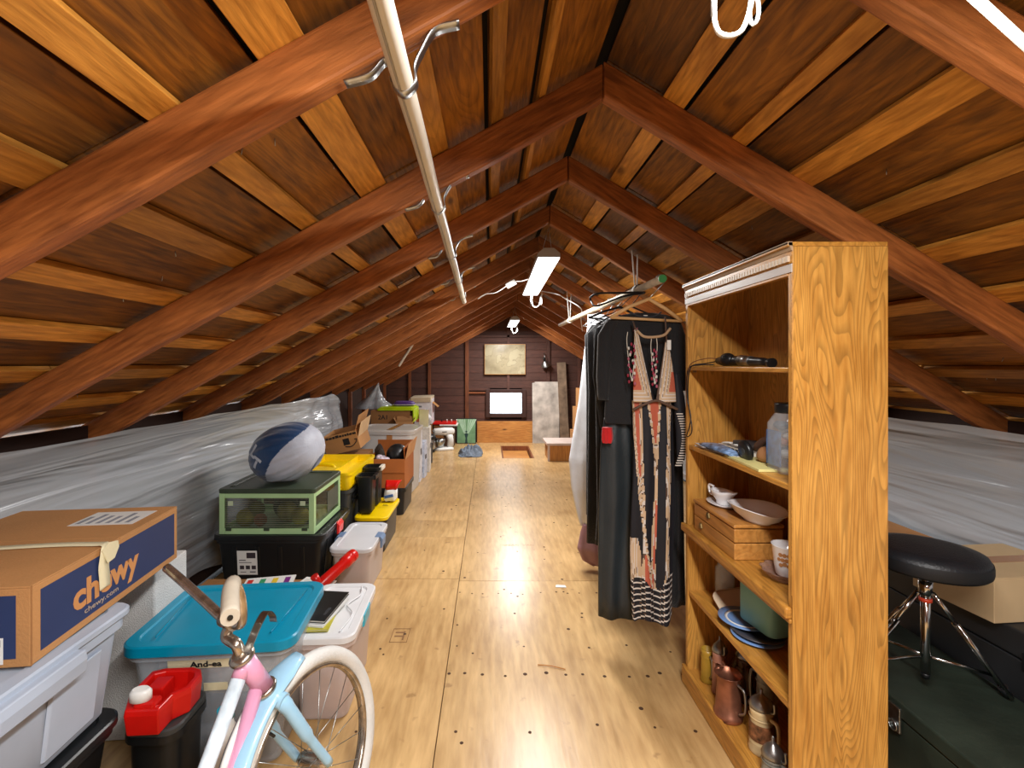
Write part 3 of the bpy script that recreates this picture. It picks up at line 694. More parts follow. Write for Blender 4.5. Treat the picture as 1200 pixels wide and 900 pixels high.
for (x, y, z, s_, cl) in ((-.17, -.1, .05, .05, 'b8b040'), (-.12, -.08, .09, .045, '8a8c40'), (.05, -.08, .08, .055, 'a8a450'), (.13, -.1, .06, .05, 'c0b848'), (-.08, -.12, .045, .035, 'c07850'), (.17, -.06, .05, .04, '6a7a38'), (0, .02, .08, .07, '5a6a50')):
    obj('contents', sphere(BM(), (x, y, z), (s_, s_*.8, s_)), mat('content '+cl, cl, .7, var=.3, vs=25), c)
# ball: gored fabric, navy and grey
m_nv = mat('navy nylon', '123a66', .45, var=.06, bump=.3, bs=30, sheen=.3); m_gy = mat('grey nylon', 'b4bac8', .5, var=.05, bump=.3, bs=30, sheen=.3)
ball = thing('fabric_ball', 'navy and grey gored fabric ball with white letters on the crate', 'ball', (-1.15, 2.72, .600))
def ballpt(u, v, lift=0):
    """u along the tilted axis -1..1, v angle"""
    a = math.acos(max(-1, min(1, u)))
    wr = 1+.016*math.sin(v*15+u*3)*math.sin(a)+.005*math.sin(v*29+1)
    r = math.sin(a)*wr+lift
    r = r/max(.05, math.sin(a))**.22 if r > 0 else r
    return Vector((.200*(u+0), .190*r*math.cos(v), .160*r*math.sin(v)))
MB_ = Matrix.Translation((0, 0, .158)) @ Matrix.Rotation(math.radians(-16), 4, 'Y') @ Matrix.Rotation(math.radians(-14), 4, 'Z') @ Matrix.Rotation(math.radians(8), 4, 'X')
def in_navy(p):
    q = p.normalized(); return (q.x*-.86+q.z*.5-q.y*.24+.28*(q.x*.5+q.z*.86)**2 > .24) or (q.x*.85-q.z*.35 > .86)
bm = BM(); NU, NV = 90, 200; V = []
for i in range(1, NU):
    u = math.cos(PI*i/NU); V.append([bm.verts.new(MB_ @ ballpt(u, 2*PI*j/NV)) for j in range(NV)])
C_ = Vector((0, 0, .152))
for i in range(NU-2):
    for j in range(NV):
        f = bm.faces.new((V[i][j], V[i][(j+1) % NV], V[i+1][(j+1) % NV], V[i+1][j])); f.smooth = True
        p = f.calc_center_median()-C_; p = Vector((p.x/.19, p.y/.17, p.z/.152))
        f.material_index = 0 if in_navy(p) else 1
bm.faces.new(V[0]).material_index = 1; bm.faces.new(V[-1][::-1]).material_index = 0
for v_ in bm.verts:
    if v_.co.z < .004: v_.co.z = .004+ (v_.co.z-.004)*.1
obj('ball_cover', bm, [m_nv, m_gy], ball)
m_lt = mat('white print', 'c3cad6', .5)
def on_ball(name, quads):
    bm = BM()
    for q in quads:
        n_ = 8; grid = []
        for i in range(n_+1):
            row = []
            for j in range(3):
                s_, t_ = i/n_, j/2
                x = (q[0][0]*(1-s_)+q[1][0]*s_)*(1-t_)+(q[3][0]*(1-s_)+q[2][0]*s_)*t_
                z = (q[0][1]*(1-s_)+q[1][1]*s_)*(1-t_)+(q[3][1]*(1-s_)+q[2][1]*s_)*t_
                row.append((x, z))
            grid.append(row)
        vs = []
        for row in grid:
            vr = []
            for x, z in row:
                # drop onto the cover along +y
                hit = bvh.ray_cast(Vector((x, -1, z)), Vector((0, 1, 0)))[0] or Vector((x, -.15, z))
                vr.append(bm.verts.new(hit+Vector((0, -.0025, .0006))))
            vs.append(vr)
        for i in range(n_):
            for j in range(2): bm.faces.new((vs[i][j], vs[i+1][j], vs[i+1][j+1], vs[i][j+1])).smooth = True
    return obj(name, bm, m_lt, ball)
from mathutils.bvhtree import BVHTree
me_ = ball.children[0].data
bvh = BVHTree.FromPolygons([v.co.copy() for v in me_.vertices], [tuple(p.vertices) for p in me_.polygons])
for ch, cx_, cz_, an in (('L', -.135, .185, -28), ('T', -.115, .125, -28)):
    o = text_part('letter', ch, .085, m_lt, ball, (0, 0, 0), (0, 0, 0), depth=0, bold=.004, align='CENTER')
    b_ = bmesh.new(); b_.from_mesh(o.data); bmesh.ops.triangulate(b_, faces=b_.faces); bmesh.ops.subdivide_edges(b_, edges=b_.edges, cuts=4, use_grid_fill=True)
    c_, s_ = math.cos(math.radians(an)), math.sin(math.radians(an))
    for v_ in b_.verts:
        x, z = cx_+v_.co.x*c_-v_.co.y*s_, cz_+v_.co.x*s_+(v_.co.y-.03)*c_
        hit = bvh.ray_cast(Vector((x, -1, z)), Vector((0, 1, 0)))[0]
        v_.co = (hit or Vector((x, -.10, z)))+Vector((-.001, -.003, .001))
    b_.to_mesh(o.data); b_.free()

# ------------------------------------------------------------------ clear bin, vented tote, yellow organiser
t = tote('clear_bin', 'clear bin with milky lid on the floor right of the black tote', 'storage bin', (-.748, 2.765, 0), 0, .21, .42, .25, clear('warm clear plastic', 'dccdc6', .5), clear('pale lid', 'e4e6ea', .7), taper=.018, lid_over=.012, lid_h=.024,
         contents=[(0, 0, .01, .15, .34, .105, m_cloth['brown']), (0, 0, .12, .155, .35, .08, m_cloth['pink']), (0, 0, .205, .13, .28, .03, m_cloth['peach'])], latch=mat('pale blue latch', '6f87a8', .4))
m_grey = mat('charcoal plastic', '3a3c3c', .45)
t = tote('storage_tote', 'dark grey vented tote under the yellow organiser', 'storage tote', (-1.18, 3.46, 0), 0, .52, .64, .425, m_grey, None, ribs=5, taper=.035)
for s in (-1,):
    for k in range(4):
        obj('vent_bar', box(BM(), -.16, .16, -.332, -.322, .26+.035*k, .278+.035*k), m_black, t, bevel=.002)
for k in range(2):
    for q in range(3):
        obj('vent_slot', box(BM(), .262, .272, -.27+.17*q, -.15+.17*q, .33+.04*k, .35+.04*k), m_black, t, bevel=.002)
t = thing('tool_organiser', 'bright yellow plastic organiser tray on the dark vented tote', 'organiser', (-1.17, 3.45, .4265))
flat_shade(obj('tray_body', rings(BM(), [rr(.48, .62, .03, z=0), rr(.52, .66, .04, z=.035), rr(.52, .66, .04, z=.10), rr(.535, .675, .045, z=.10), rr(.535, .675, .045, z=.118), rr(.50, .64, .03, z=.118), rr(.48, .62, .02, z=.075)]), m_yellow, t))
for k in range(4): obj('side_groove', box(BM(), -.2, .2, -.342, -.328, .012+.022*k, .018+.022*k), m_yellow, t, bevel=.001)
obj('handle', tube(BM(), spline([(-.10, -.13, .08), (-.07, -.12, .125), (.07, -.12, .125), (.10, -.13, .08)]), .012, 8), m_yellow, t)
for x in (-.13, .13): obj('divider', box(BM(), x-.006, x+.006, -.3, .3, .075, .115), m_yellow, t, bevel=.001)
for x in (-.11, .12): obj('catch', box(BM(), x-.03, x+.03, -.30, -.2, .09, .13), m_yellow, t, bevel=.006)
# yellow-lidded black tote with slim black bins on it
t = tote('storage_tote', 'low black tote with a bright yellow lid beside the dark vented tote', 'storage tote', (-.79, 3.39, 0), 0, .20, .46, .225, m_tub, m_yellow, taper=.015, lid_over=.012, lid_h=.024)
text_part('marker_writing', 'A8', .05, m_dark, t, (.0, .12, .2455), (0, 0, 0)); text_part('marker_writing', 'XL', .035, m_dark, t, (.02, .03, .2455), (0, 0, 0))
for y, zh, lb in ((3.28, .25, 'slim black bin nearest the camera on the yellow lid'), (3.47, .27, 'slim black bin with white-edged rim, further back on yellow lid')):
    q = tote('slim_bin', lb, 'bin', (-.845, y, .2495), 0, .115, .14, zh, m_tub, None, taper=.012, r=.015)
    obj('rim_clip', box(BM(), .05, .075, -.05, .05, zh-.025, zh+.004), m_offw if y > 3.4 else m_tub, q, bevel=.003)
t = thing('snack_bag', 'crumpled red and white plastic bag on the yellow lid', 'bag', (-.735, 3.54, .2495))
def lump(bm, c, r, seed, amp=.25, u=22, v=14, M=None):
    s0 = len(bm.verts); sphere(bm, c, r, M, u, v); bm.verts.ensure_lookup_table()
    for k in range(s0, len(bm.verts)):
        p = bm.verts[k].co; n_ = noise.noise(p*22+Vector((seed, 0, 0)))*amp + noise.noise(p*9+Vector((0, seed, 0)))*amp
        p += (p-Vector(c))*n_
    return bm
def bag_ring(z, w, d, tw): return [Vector((w*math.copysign(abs(math.cos(a))**.5, math.cos(a))+tw, d*math.copysign(abs(math.sin(a))**.7, math.sin(a))*(1+.2*math.sin(5*a+z*60)), z)) for a in [2*PI*i/40 for i in range(40)]]
obj('bag_body', rings(BM(), [bag_ring(0, .04, .03, 0), bag_ring(.02, .05, .035, 0), bag_ring(.06, .048, .032, .003), bag_ring(.085, .045, .028, .006)]), m_white, t)
obj('bag_top', rings(BM(), [bag_ring(.085, .045, .029, .006), bag_ring(.115, .05, .026, .01), bag_ring(.14, .055, .012, .02), bag_ring(.15, .06, .003, .025)]), m_red, t)
obj('bag_print', box(BM(), -.03, .035, -.041, -.036, .03, .05), mat('blue print', '3b62a8', .5), t, rot=R3(0, -12, 0))

# ------------------------------------------------------------------ orange-brown box and its neighbours
t = tote('storage_tote', 'low black tote beneath the orange-brown open box', 'storage tote', (-.87, 4.19, 0), 0, .33, .46, .215, m_tub, m_tub, taper=.015, lid_over=.006, lid_h=.02)
m_orb = mat('orange brown card', 'a8602a', .7, var=.05)
t = carton('open_box', 'orange-brown open cardboard box holding a black ball', (-.87, 4.19, .232), 0, .33, .46, .235, m=m_orb, closed=False, flaps=(-10, -5, None, None), fl=.1)
obj('front_flap', box(BM(), -.165, .165, -.004, 0, 0, .115), m_orb, t, loc=(0, -.232, .125), bevel=.001, rot=R3(-2, 0, 0))
obj('side_flap', box(BM(), 0, .004, -.228, .228, 0, .13), mat('pale card', 'c08a58', .7), t, loc=(.167, 0, .235), rot=R3(0, 12, 0), bevel=.001)
sp = obj('black_ball', sphere(BM(), (0, 0, 0), .095), mat('black rubber', '1c1e20', .35), label='round black ball resting in the orange-brown box', category='ball', loc=(-.80, 4.14, .475))
obj('crumpled_item', lump(BM(), (0, 0, 0), (.05, .06, .09), 2, .5), mat('dark brown fabric', '2d2118', .8), label='crumpled dark cloth beside the black ball in the box', category='cloth', loc=(-.95, 4.12, .46))
obj('patterned_cloth', lump(BM(), (0, 0, 0), (.06, .04, .03), 6, .5), mat('white and mauve cloth', 'd8c8d8', .8, var=.5, vs=60), label='crumpled white and mauve cloth at the open box front edge', category='cloth', loc=(-.90, 4.01, .466))
carton('cardboard_box', 'plain cardboard box under the tilted arrow-printed box', (-1.23, 4.16, 0), 0, .34, .36, .49, m=m_card2)
t = carton('cardboard_box', 'tilted open cardboard box with a black square and arrow print', (-1.21, 4.12, .54), -6, .30, .26, .16, closed=False, flaps=(None, 30, None, None), tilt=(8, -16, 0), fl=.13)
t.rotation_euler = R3(8, -14, -6)
obj('square_print', box(BM(), .02, .075, -.1312, -.1302, .055, .11), m_dark, t); bm = BM()
tube(bm, spline([(.03, -.1315, .045), (.08, -.1315, .035), (.125, -.1315, .06), (.14, -.1315, .085)]), .004, 6); box(bm, .12, .145, -.1325, -.1305, .085, .092)
obj('arrow_print', bm, m_dark, t); bm = BM()
x = -.15
while x < .13:
    l = random.uniform(.01, .03); box(bm, x, x+l, -.1312, -.1304, .13, .145+random.uniform(0, .008)); x += l+.005
obj('tape_print', bm, m_dark, t)
obj('pale_flap', box(BM(), 0, .005, -.125, .125, 0, .13), mat('pale card inside', 'd8b487', .7), t, loc=(.152, 0, .10), rot=R3(0, 28, 0), bevel=.001)
# big milky bin with brown tape
m_milk = clear('milky plastic', 'd8d6d2', .8, .35)
t = tote('clear_bin', 'large milky plastic bin with brown tape behind the black ball', 'storage bin', (-1.0, 4.84, 0), -4, .56, .46, .60, m_milk, clear('milky lid', 'd0cbc4', .9), taper=.03, r=.06, lid_over=.012, lid_h=.03,
         contents=[(0, 0, .01, .44, .34, .5, m_cloth['white'])])
obj('packing_tape', box(BM(), .02, .075, -.228, -.222, .12, .61), mat('brown packing tape', 'a8764a', .2), t); obj('packing_tape', box(BM(), .02, .075, -.235, .235, .627, .6285), MATS['brown packing tape'], t)
# boxes behind
t = carton('cardboard_box', 'cardboard box marked 2A1 under the lime lid', (-1.12, 5.55, .30), 0, .44, .34, .44, m=m_card2)
text_part('marker_writing', '2A1', .07, m_dark, t, (-.14, -.1705, .34), R3(90, 0, 0), bold=.001)
carton('cardboard_box', 'plain box on the floor beneath the box marked 2A1', (-1.12, 5.55, 0), 0, .46, .36, .298, m=m_card)
t = carton('cardboard_box', 'small open cardboard box marked A1 in front of the 2A1 box', (-.945, 5.29, .485), 8, .18, .16, .145, m=m_card, closed=False, flaps=(20, 35, None, 30), fl=.05)
text_part('marker_writing', 'A 1', .05, m_dark, t, (-.04, -.0805, .05), R3(90, 0, 0), bold=.001)
carton('cardboard_box', 'cardboard box supporting the small box marked A1', (-.95, 5.28, 0), 0, .22, .17, .484, m=m_card2)
m_lime = mat('lime plastic', 'b5d400', .4)
t = thing('lime_tray', 'lime green upside-down tray lid on the 2A1 box', 'lid', (-1.06, 5.55, .742))
flat_shade(obj('tray', rings(BM(), [rr(.42, .40, .03, z=0), rr(.42, .40, .03, z=.014), rr(.36, .34, .03, z=.035)]), m_lime, t)); obj('side_lip', box(BM(), .195, .207, -.19, .19, -.13, .01), m_lime, t, bevel=.003)
t = thing('purple_case', 'purple and white soft case lying on the lime lid', 'case', (-1.0, 5.6, .778))
obj('case_body', rings(BM(), [rr(.2, .16, .05, z=0), rr(.25, .2, .07, z=.02), rr(.2, .15, .06, z=.05)]), mat('purple fabric', '5a3a8a', .6), t); obj('white_rim', rings(BM(), [rr(.26, .21, .07, z=.012), rr(.26, .21, .07, z=.018)]), m_white, t)
# pale packaging standing in a column
for (x, y, w, d, h, cl, lb) in ((-.79, 5.19, .09, .16, .56, 'e0e2ea', 'tall narrow white carton standing beside the milky bin'), (-.77, 5.38, .10, .15, .40, 'c9d2e4', 'pale blue carton behind the tall narrow white carton'),
                                (-.78, 5.70, .14, .24, .52, 'dcd9d2', 'off-white carton standing behind the pale blue carton')):
    t = carton('packaging_carton', lb, (x, y, 0), random.uniform(-4, 4), w, d, h, m=mat('card '+cl, cl, .6, var=.12, vs=30), tape=False)
    obj('blue_print', box(BM(), -w*.3, w*.3, -d/2-.0008, -d/2, h*.15, h*.3), mat('blue grey print', '5c7396', .5), t)
    obj('dark_print', box(BM(), w/2, w/2+.0008, -d*.3, d*.3, h*.5, h*.62), mat('dark grey print', '3c3c44', .5), t)
obj('cream_panel', box(BM(), -.055, .055, 0, .008, 0, .20), mat('cream card', 'e0d6b4', .6), label='cream card panel standing on the packaging column', category='card panel', loc=(-.78, 5.64, .524), rot=R3(-8, 0, 0), bevel=.001)
obj('white_scarf', lump(BM(), (0, 0, 0), (.06, .08, .10), 11, .6), mat('white wrapping', 'd5d5da', .6, var=.25, vs=18), label='crumpled white wrapping on the pale cartons by the lime lid', category='wrapping', loc=(-.77, 5.78, .615))
bm = BM(); lathe(bm, [(.035, 0), (.048, .01), (.052, .22), (.056, .235), (.056, .25), (.05, .25), (.046, .02)], seg=24)
obj('waste_bin', bm, mat('dark grey plastic', '303236', .4), label='small round charcoal bin on the floor before the pressure cooker', category='bin', loc=(-.78, 6.1, 0), smooth=True).modifiers.new('e', 'EDGE_SPLIT')
# electric pressure cooker
t = thing('pressure_cooker', 'black and steel electric cooker beside the white mixer', 'cooker', (-.885, 6.88, 0))
obj('base', lathe(BM(), [(.085, 0), (.10, .01), (.10, .05)], seg=28), m_black, t); obj('steel_body', lathe(BM(), [(.098, .05), (.10, .052), (.10, .19), (.097, .192)], seg=28), m_steel, t)
obj('lid', lathe(BM(), [(.108, .19), (.112, .205), (.10, .24), (.06, .262), (.0005, .268)], seg=28), m_black, t); obj('lid_handle', rings(BM(), [rr(.05, .03, .01, z=.262), rr(.08, .035, .01, z=.30)]), m_black, t)
obj('control_panel', box(BM(), -.045, .045, -.106, -.092, .07, .17), mat('panel grey', 'b0b0b0', .4), t, bevel=.003); obj('display', box(BM(), -.02, .02, -.108, -.105, .10, .145), m_black, t)
for s in (-1, 1): obj('side_handle', box(BM(), s*.11-.02, s*.11+.02, -.025, .025, .17, .2), m_black, t, bevel=.006)
# stand mixer
t = thing('stand_mixer', 'white stand mixer on the floor near the far wall', 'mixer', (-.67, 7.05, 0), -68)
obj('base', rings(BM(), [rr(.16, .28, .06, z=0), rr(.15, .27, .06, z=.03), rr(.12, .22, .05, z=.045)]), m_white, t)
obj('column', rings(BM(), [rr(.09, .09, .03, cy=.09, cx=.0, z=.04), rr(.08, .085, .03, cy=.095, z=.14), rr(.10, .11, .04, cy=.07, z=.23)]), m_white, t)
obj('motor_head', rings(BM(), [[p+Vector((0, y, 0)) for p in [Vector((q.x, 0, q.y+.275)) for q in rr(w_, h_, r_)]] for y, w_, h_, r_ in ((-.17, .05, .06, .02), (-.15, .09, .095, .035), (0, .115, .115, .045), (.12, .11, .10, .04), (.15, .06, .06, .02))]), m_white, t)
obj('trim_band', box(BM(), -.06, .06, -.05, .02, .268, .28), m_grey, t, bevel=.002); obj('bowl', lathe(BM(), [(.03, .045), (.055, .06), (.075, .12), (.08, .17), (.077, .17), (.07, .12), (.05, .065)], (0, -.07, 0), 24), m_steel, t)
obj('attachment_hub', lathe(BM(), [(.02, 0), (.02, .02)], (0, -.17, .275), 16), m_steel, t)
# white lidded box on a brown one
carton('cardboard_box', 'brown box supporting the white box with raised lid', (-1.05, 7.40, 0), 0, .36, .36, .36, m=m_card2)
t = carton('white_box', 'white open box with a raised lid and orange panel by the gable', (-1.05, 7.40, .362), 0, .34, .34, .38, m=mat('white card', 'd4d2d6', .6), closed=False, flaps=(None, None, None, None))
obj('orange_panel', box(BM(), -.06, .13, -.1722, -.1705, .03, .22), mat('orange card print', 'b8613c', .6), t); obj('stripe_print', box(BM(), -.02, .05, -.1730, -.1722, .03, .22), m_card, t)
obj('label_slot', box(BM(), -.11, .02, -.1726, -.1705, .25, .275), mat('grey label', '75777c', .5), t)
obj('lid', rings(BM(), [rr(.31, .36, .01, 3, z=0), rr(.33, .38, .02, 3, z=.07), rr(.29, .33, .02, 3, z=.075)], smooth=False), mat('cream lid card', 'cfc0a4', .6), t, loc=(0.01, 0, .335), rot=R3(2, -2, 0))
obj('flap', box(BM(), 0, .13, -.1, .1, 0, .004), m_card, t, loc=(.155, 0, .33), rot=R3(0, 40, 0))
# red tray on brown boxes near the gable
carton('cardboard_box', 'brown box under the red tray, left of the green poster', (-.78, 7.42, 0), 0, .15, .28, .33, m=m_card)
carton('cardboard_box', 'dark brown box right beside the green poster', (-.62, 7.44, 0), 0, .14, .26, .31, m=mat('dark brown card', '5a4030', .8))
t = thing('red_tray', 'flat red and white game box on the brown boxes', 'game box', (-.66, 7.36, .332)); 
obj('red_lid', box(BM(), -.20, .15, -.14, .13, .02, .05), m_red, t, bevel=.004); obj('white_base', box(BM(), -.10, .17, -.15, .14, 0, .02), m_white, t, bevel=.003)
for x in (-.08, .0, .07, .15): obj('peg', lathe(BM(), [(.012, .05), (.008, .075), (.011, .085)], (x, 0, 0), 10), m_white if x > -.01 else m_dark, t)
# green poster
t = thing('green_poster', 'unframed green poster with a dark figure against the gable wall', 'poster', (-.375, 7.62, 0)); t.rotation_euler = R3(-4, 0, 0)
obj('poster_board', box(BM(), -.155, .155, 0, .012, 0, .40), mat('black frame', '16181a', .5), t, bevel=.001); obj('poster_print', box(BM(), -.145, .145, -.001, 0, .01, .39), mat('green print', '6f9a72', .5, var=.15, vs=9), t)
bm = BM()
for a in range(-4, 5):
    if a == 0: continue
    s_ = a*.034; prism(bm, [(s_*.25-.004, .16), (s_*.25+.004, .16), (s_*1.0+.012+.004*abs(a), .385), (s_*1.0-.004, .385)], -.0016, -.001)
obj('light_rays', bm, mat('pale green print', 'a9cdb0', .5), t)
bm = BM(); prism(bm, [(-.02, .01), (.02, .01), (.012, .09), (.03, .15), (.012, .165), (-.012, .165), (-.03, .15), (-.012, .09)], -.0022, -.0016); lathe(bm, [(.016, -.0022), (.016, -.0016)], (0, 0, 0), 14, Matrix.Translation((0, 0, .19)) @ Matrix.Rotation(PI/2, 4, 'X') @ Matrix.Translation((0, 0, .0038)))
obj('figure_print', bm, mat('dark teal print', '1c3c3c', .5), t)
# crumpled grey clothes on the floor
def cloth_pile(name, label, loc, w, d, h, m, seed):
    bm = BM(); n_ = 44; V = []
    for i in range(n_+1):
        row = []
        for j in range(n_+1):
            x, y = (i/n_*2-1), (j/n_*2-1); rr_ = math.sqrt(x*x+y*y); ed = max(0, 1-rr_**3*.9)
            z = h*ed*(.45+.9*abs(noise.noise(Vector((x*3.2+seed, y*3.2, 0))))+.25*abs(noise.noise(Vector((x*9, y*9, seed)))))
            k_ = 1+.15*noise.noise(Vector((x*2, y*2, seed+5)))
            row.append(bm.verts.new((x*w/2*k_*(1-.18*y*y), y*d/2*k_*(1-.18*x*x), max(.002, z*(1 if rr_ < 1.25 else 0)))))
        V.append(row)
    for i in range(n_):
        for j in range(n_): bm.faces.new((V[i][j], V[i+1][j], V[i+1][j+1], V[i][j+1])).smooth = True
    o = obj(name, bm, m, label=label, category='clothes', loc=loc); s = o.modifiers.new('s', 'SOLIDIFY'); s.thickness = .004; s.offset = 1; return o
cloth_pile('crumpled_clothes', 'crumpled blue-grey garment lying on the floor before the hatch', (-.27, 6.72, .001), .34, .5, .13, mat('blue grey denim', '6b7684', .85, var=.25, vs=20), 4)
obj('plastic_bag', None, m_sheet) if False else None
def hung_bag():
    rnd = random.Random(3)
    bm = BM(); rs = []
    for z, w_, d_ in ((.30, .004, .004), (.27, .022, .012), (.20, .055, .03), (.12, .10, .06), (.05, .17, .10), (0, .20, .12)):
        rs.append([Vector((w_*math.cos(a)*(1+.22*math.sin(a*7))+.05*(z/.3)**2, d_*math.sin(a)*(1+.3*math.cos(a*6)), z*(1-.25*max(0,math.cos(a))))) for a in [2*PI*i/28 for i in range(28)]])
    return rings(bm, rs)
obj('plastic_bag', hung_bag(), m_sheet, label='grey plastic sheet gathered and tied to the left studs beyond the boxes', category='plastic bag', loc=(-1.35, 5.6, .745))

# ------------------------------------------------------------------ red tray, bicycle
tote('storage_tote', 'dark bin on the floor beneath the red plastic tray', 'storage tote', (-.90, 1.335, 0), 0, .14, .16, .275, m_tub, m_grey, taper=.01, lid_over=.004, lid_h=.02)
t = thing('red_tray', 'red plastic tool tray between the grey-blue tote and the bicycle', 'tray', (-.900, 1.325, .2935), 4)
t.scale = (.9, .62, 1.0)
bm = BM()
def poly_ring(pts, z, k=1.0): return [Vector((x*k, y*k, z)) for x, y in pts]
pl = [(.07, .11), (.085, .07), (.085, -.02), (.05, -.07), (.045, -.16), (-.05, -.16), (-.085, -.05), (-.085, .11), (-.05, .13), (.04, .13)]
rings(bm, [poly_ring(pl, 0, .93), poly_ring(pl, .055), poly_ring(pl, .07, .97), poly_ring(pl, .07, .78), poly_ring(pl, .02, .72)], True, True, False)
obj('tray_body', bm, m_red, t, bevel=.004)
obj('tray_step', box(BM(), -.05, .0, -.02, .07, .02, .068), m_red, t, bevel=.004); obj('tray_rib', box(BM(), -.03, .03, -.15, -.09, .055, .082), m_red, t, bevel=.008)
obj('white_cap', lathe(BM(), [(.03, 0), (.03, .02), (.022, .028)], (-.02, -.12, .083), 20), m_white, t)
t = thing('white_jug', 'white plastic jug with blue cap behind the bicycle head', 'jug', (-.735, 1.33, 0)); 
obj('jug_body', rings(BM(), [rr(.09, .07, .025, z=0), rr(.10, .08, .03, z=.02), rr(.10, .08, .03, z=.20), rr(.04, .04, .015, z=.25), rr(.035, .035, .015, z=.27)]), m_white, t)
obj('cap', lathe(BM(), [(.022, .27), (.022, .295)], (0, 0, 0), 18), MATS['cyan latch'], t)

bike = thing('bicycle', 'pink and pale blue step-through bicycle with white tyres and chrome handlebar', 'bicycle', (-.5, .8, 0))
hd, ln = math.radians(20), math.radians(9)
f_ = Vector((math.sin(hd), math.cos(hd), 0)); l_ = Vector((-math.cos(hd), math.sin(hd), 0)); u_ = Vector((0, 0, 1))*math.cos(ln)+l_*math.sin(ln)
HB = Vector((-.528, 1.115, .50))                   # head tube foot
ORG = HB - u_*(.50/math.cos(ln)) - Vector((-.5, .8, 0)); s_ = f_.cross(u_)*-1
def bk(x, y, z): return ORG+f_*x+s_*y+u_*z
m_pink = mat('pink paint', 'd99ab8', .3, var=.04, coat=.4); m_pb = mat('pale blue paint', '9cc9e4', .3, var=.06, coat=.4); m_wp = mat('white and blue paint', 'd5e4ee', .35, var=.15, vs=30)
m_tyre = mat('white rubber tyre', 'd6d6d2', .6, var=.05, bump=.2, bs=120); m_rust = mat('worn chrome', 'bfb4a6', .25, .9, var=.22, vs=35)
obj('head_tube', tube(BM(), [bk(0, 0, .505), bk(-.046, 0, .598)], .0225, 20), m_pink, bike)
obj('head_cup', tube(BM(), [bk(.008, 0, .488), bk(.002, 0, .500), bk(-.001, 0, .508)], [.022, .029, .027], 20), m_rust, bike)
obj('head_cup', tube(BM(), [bk(-.045, 0, .597), bk(-.048, 0, .604), bk(-.051, 0, .611)], [.027, .028, .018], 20), m_rust, bike)
obj('upper_tube', tube(BM(), [bk(-.045, 0, .582), bk(-.16, 0, .44), bk(-.33, 0, .33)], .0155, 14), m_wp, bike)
obj('tube_joint', tube(BM(), [bk(-.04, 0, .588), bk(-.062, 0, .561)], .0165, 14), m_pink, bike)
obj('down_tube', tube(BM(), [bk(-.012, 0, .525), bk(-.14, 0, .33), bk(-.30, 0, .22)], .016, 14), m_pink, bike)
obj('seat_tube', tube(BM(), [bk(-.30, 0, .20), bk(-.40, 0, .50)], .015, 12), m_pink, bike)
obj('seat_post', tube(BM(), [bk(-.395, 0, .48), bk(-.40, 0, .51)], .012, 10), m_rust, bike)
obj('saddle', rings(BM(), [[bk(-.41+x, y, z) for x, y, z in [(q.x, q.y, .50+h_) for q in rr(w_, d_, r_)]] for w_, d_, r_, h_ in ((.20, .10, .04, 0), (.23, .13, .05, .02), (.18, .09, .04, .045))]), m_white, bike)
for s2 in (-1, 1):
    obj('chain_stay', tube(BM(), [bk(-.30, s2*.02, .22), bk(-.65, s2*.05, .25)], .009, 10), m_pink, bike)
    obj('seat_stay', tube(BM(), [bk(-.385, s2*.018, .46), bk(-.65, s2*.05, .25)], .008, 10), m_pink, bike)
    obj('fork_blade', tube(BM(), spline([bk(.008, s2*.012, .485), bk(.018, s2*.042, .455), bk(.06, s2*.05, .36), bk(.12, s2*.05, .25)]), [.017]*9+[.015]*8+[.011]*8, 12), m_pb, bike)
obj('fork_crown', tube(BM(), [bk(.012, -.045, .468), bk(.008, 0, .486), bk(.012, .045, .468)], .018, 12), m_pb, bike)
def wheel(hx, hz):
    R = .232; cn = bk(hx, 0, hz)
    def ring_(rad, rt, seg=64, sg=12):
        bm = BM(); rs = []
        for i in range(seg+1):
            a = 2*PI*i/seg; rad_v = f_*math.cos(a)+u_*math.sin(a)
            rs.append([cn+rad_v*(rad+rt[0]*math.cos(q))+s_*rt[1]*math.sin(q) for q in [2*PI*k/sg for k in range(sg)]])
        return rings(bm, rs, False, False)
    obj('tyre', ring_(R, (.020, .021)), m_tyre, bike); obj('rim', ring_(R-.024, (.008, .014), sg=8), m_rust, bike)
    obj('hub', tube(BM(), [bk(hx, -.05, hz), bk(hx, -.03, hz), bk(hx, .03, hz), bk(hx, .05, hz)], [.008, .018, .018, .008], 14), m_rust, bike)
    for k in range(20):
        a = 2*PI*k/20; sd = 1 if k % 2 else -1; rad_v = f_*math.cos(a)+u_*math.sin(a); tv = -f_*math.sin(a)+u_*math.cos(a)
        obj('spoke', tube(BM(), [cn+s_*sd*.025+tv*.015*(1 if k % 4 < 2 else -1), cn+rad_v*(R-.028)], .0011, 5), m_steel, bike)
    bm = BM(); v0 = cn+(-f_*.62+u_*.78).normalized()*(R-.032); tube(bm, [v0, v0-(v0-cn)*.14], .004, 6)
    obj('valve', bm, m_black, bike)
wheel(.12, .25); wheel(-.65, .25)
def fender(hx, hz, a0, a1, m):
    cn = bk(hx, 0, hz); bm = BM(); rs = []
    for i in range(25):
        a = math.radians(a0+(a1-a0)*i/24); rv = f_*math.cos(a)+u_*math.sin(a); e = min(1, i/3, (24-i)/3)*.4+.6
        rs.append([cn+rv*(.276-.014*abs(q)**2.0)+s_*q*.042*e for q in (-1, -.6, 0, .6, 1)] + [cn+rv*(.273-.014*abs(q)**2.0)+s_*q*.042*e for q in (1, .6, 0, -.6, -1)])
    return obj('fender', rings(bm, rs), m, bike)
fender(.12, .25, 92, 195, m_pb); fender(-.65, .25, 60, 185, m_pb)
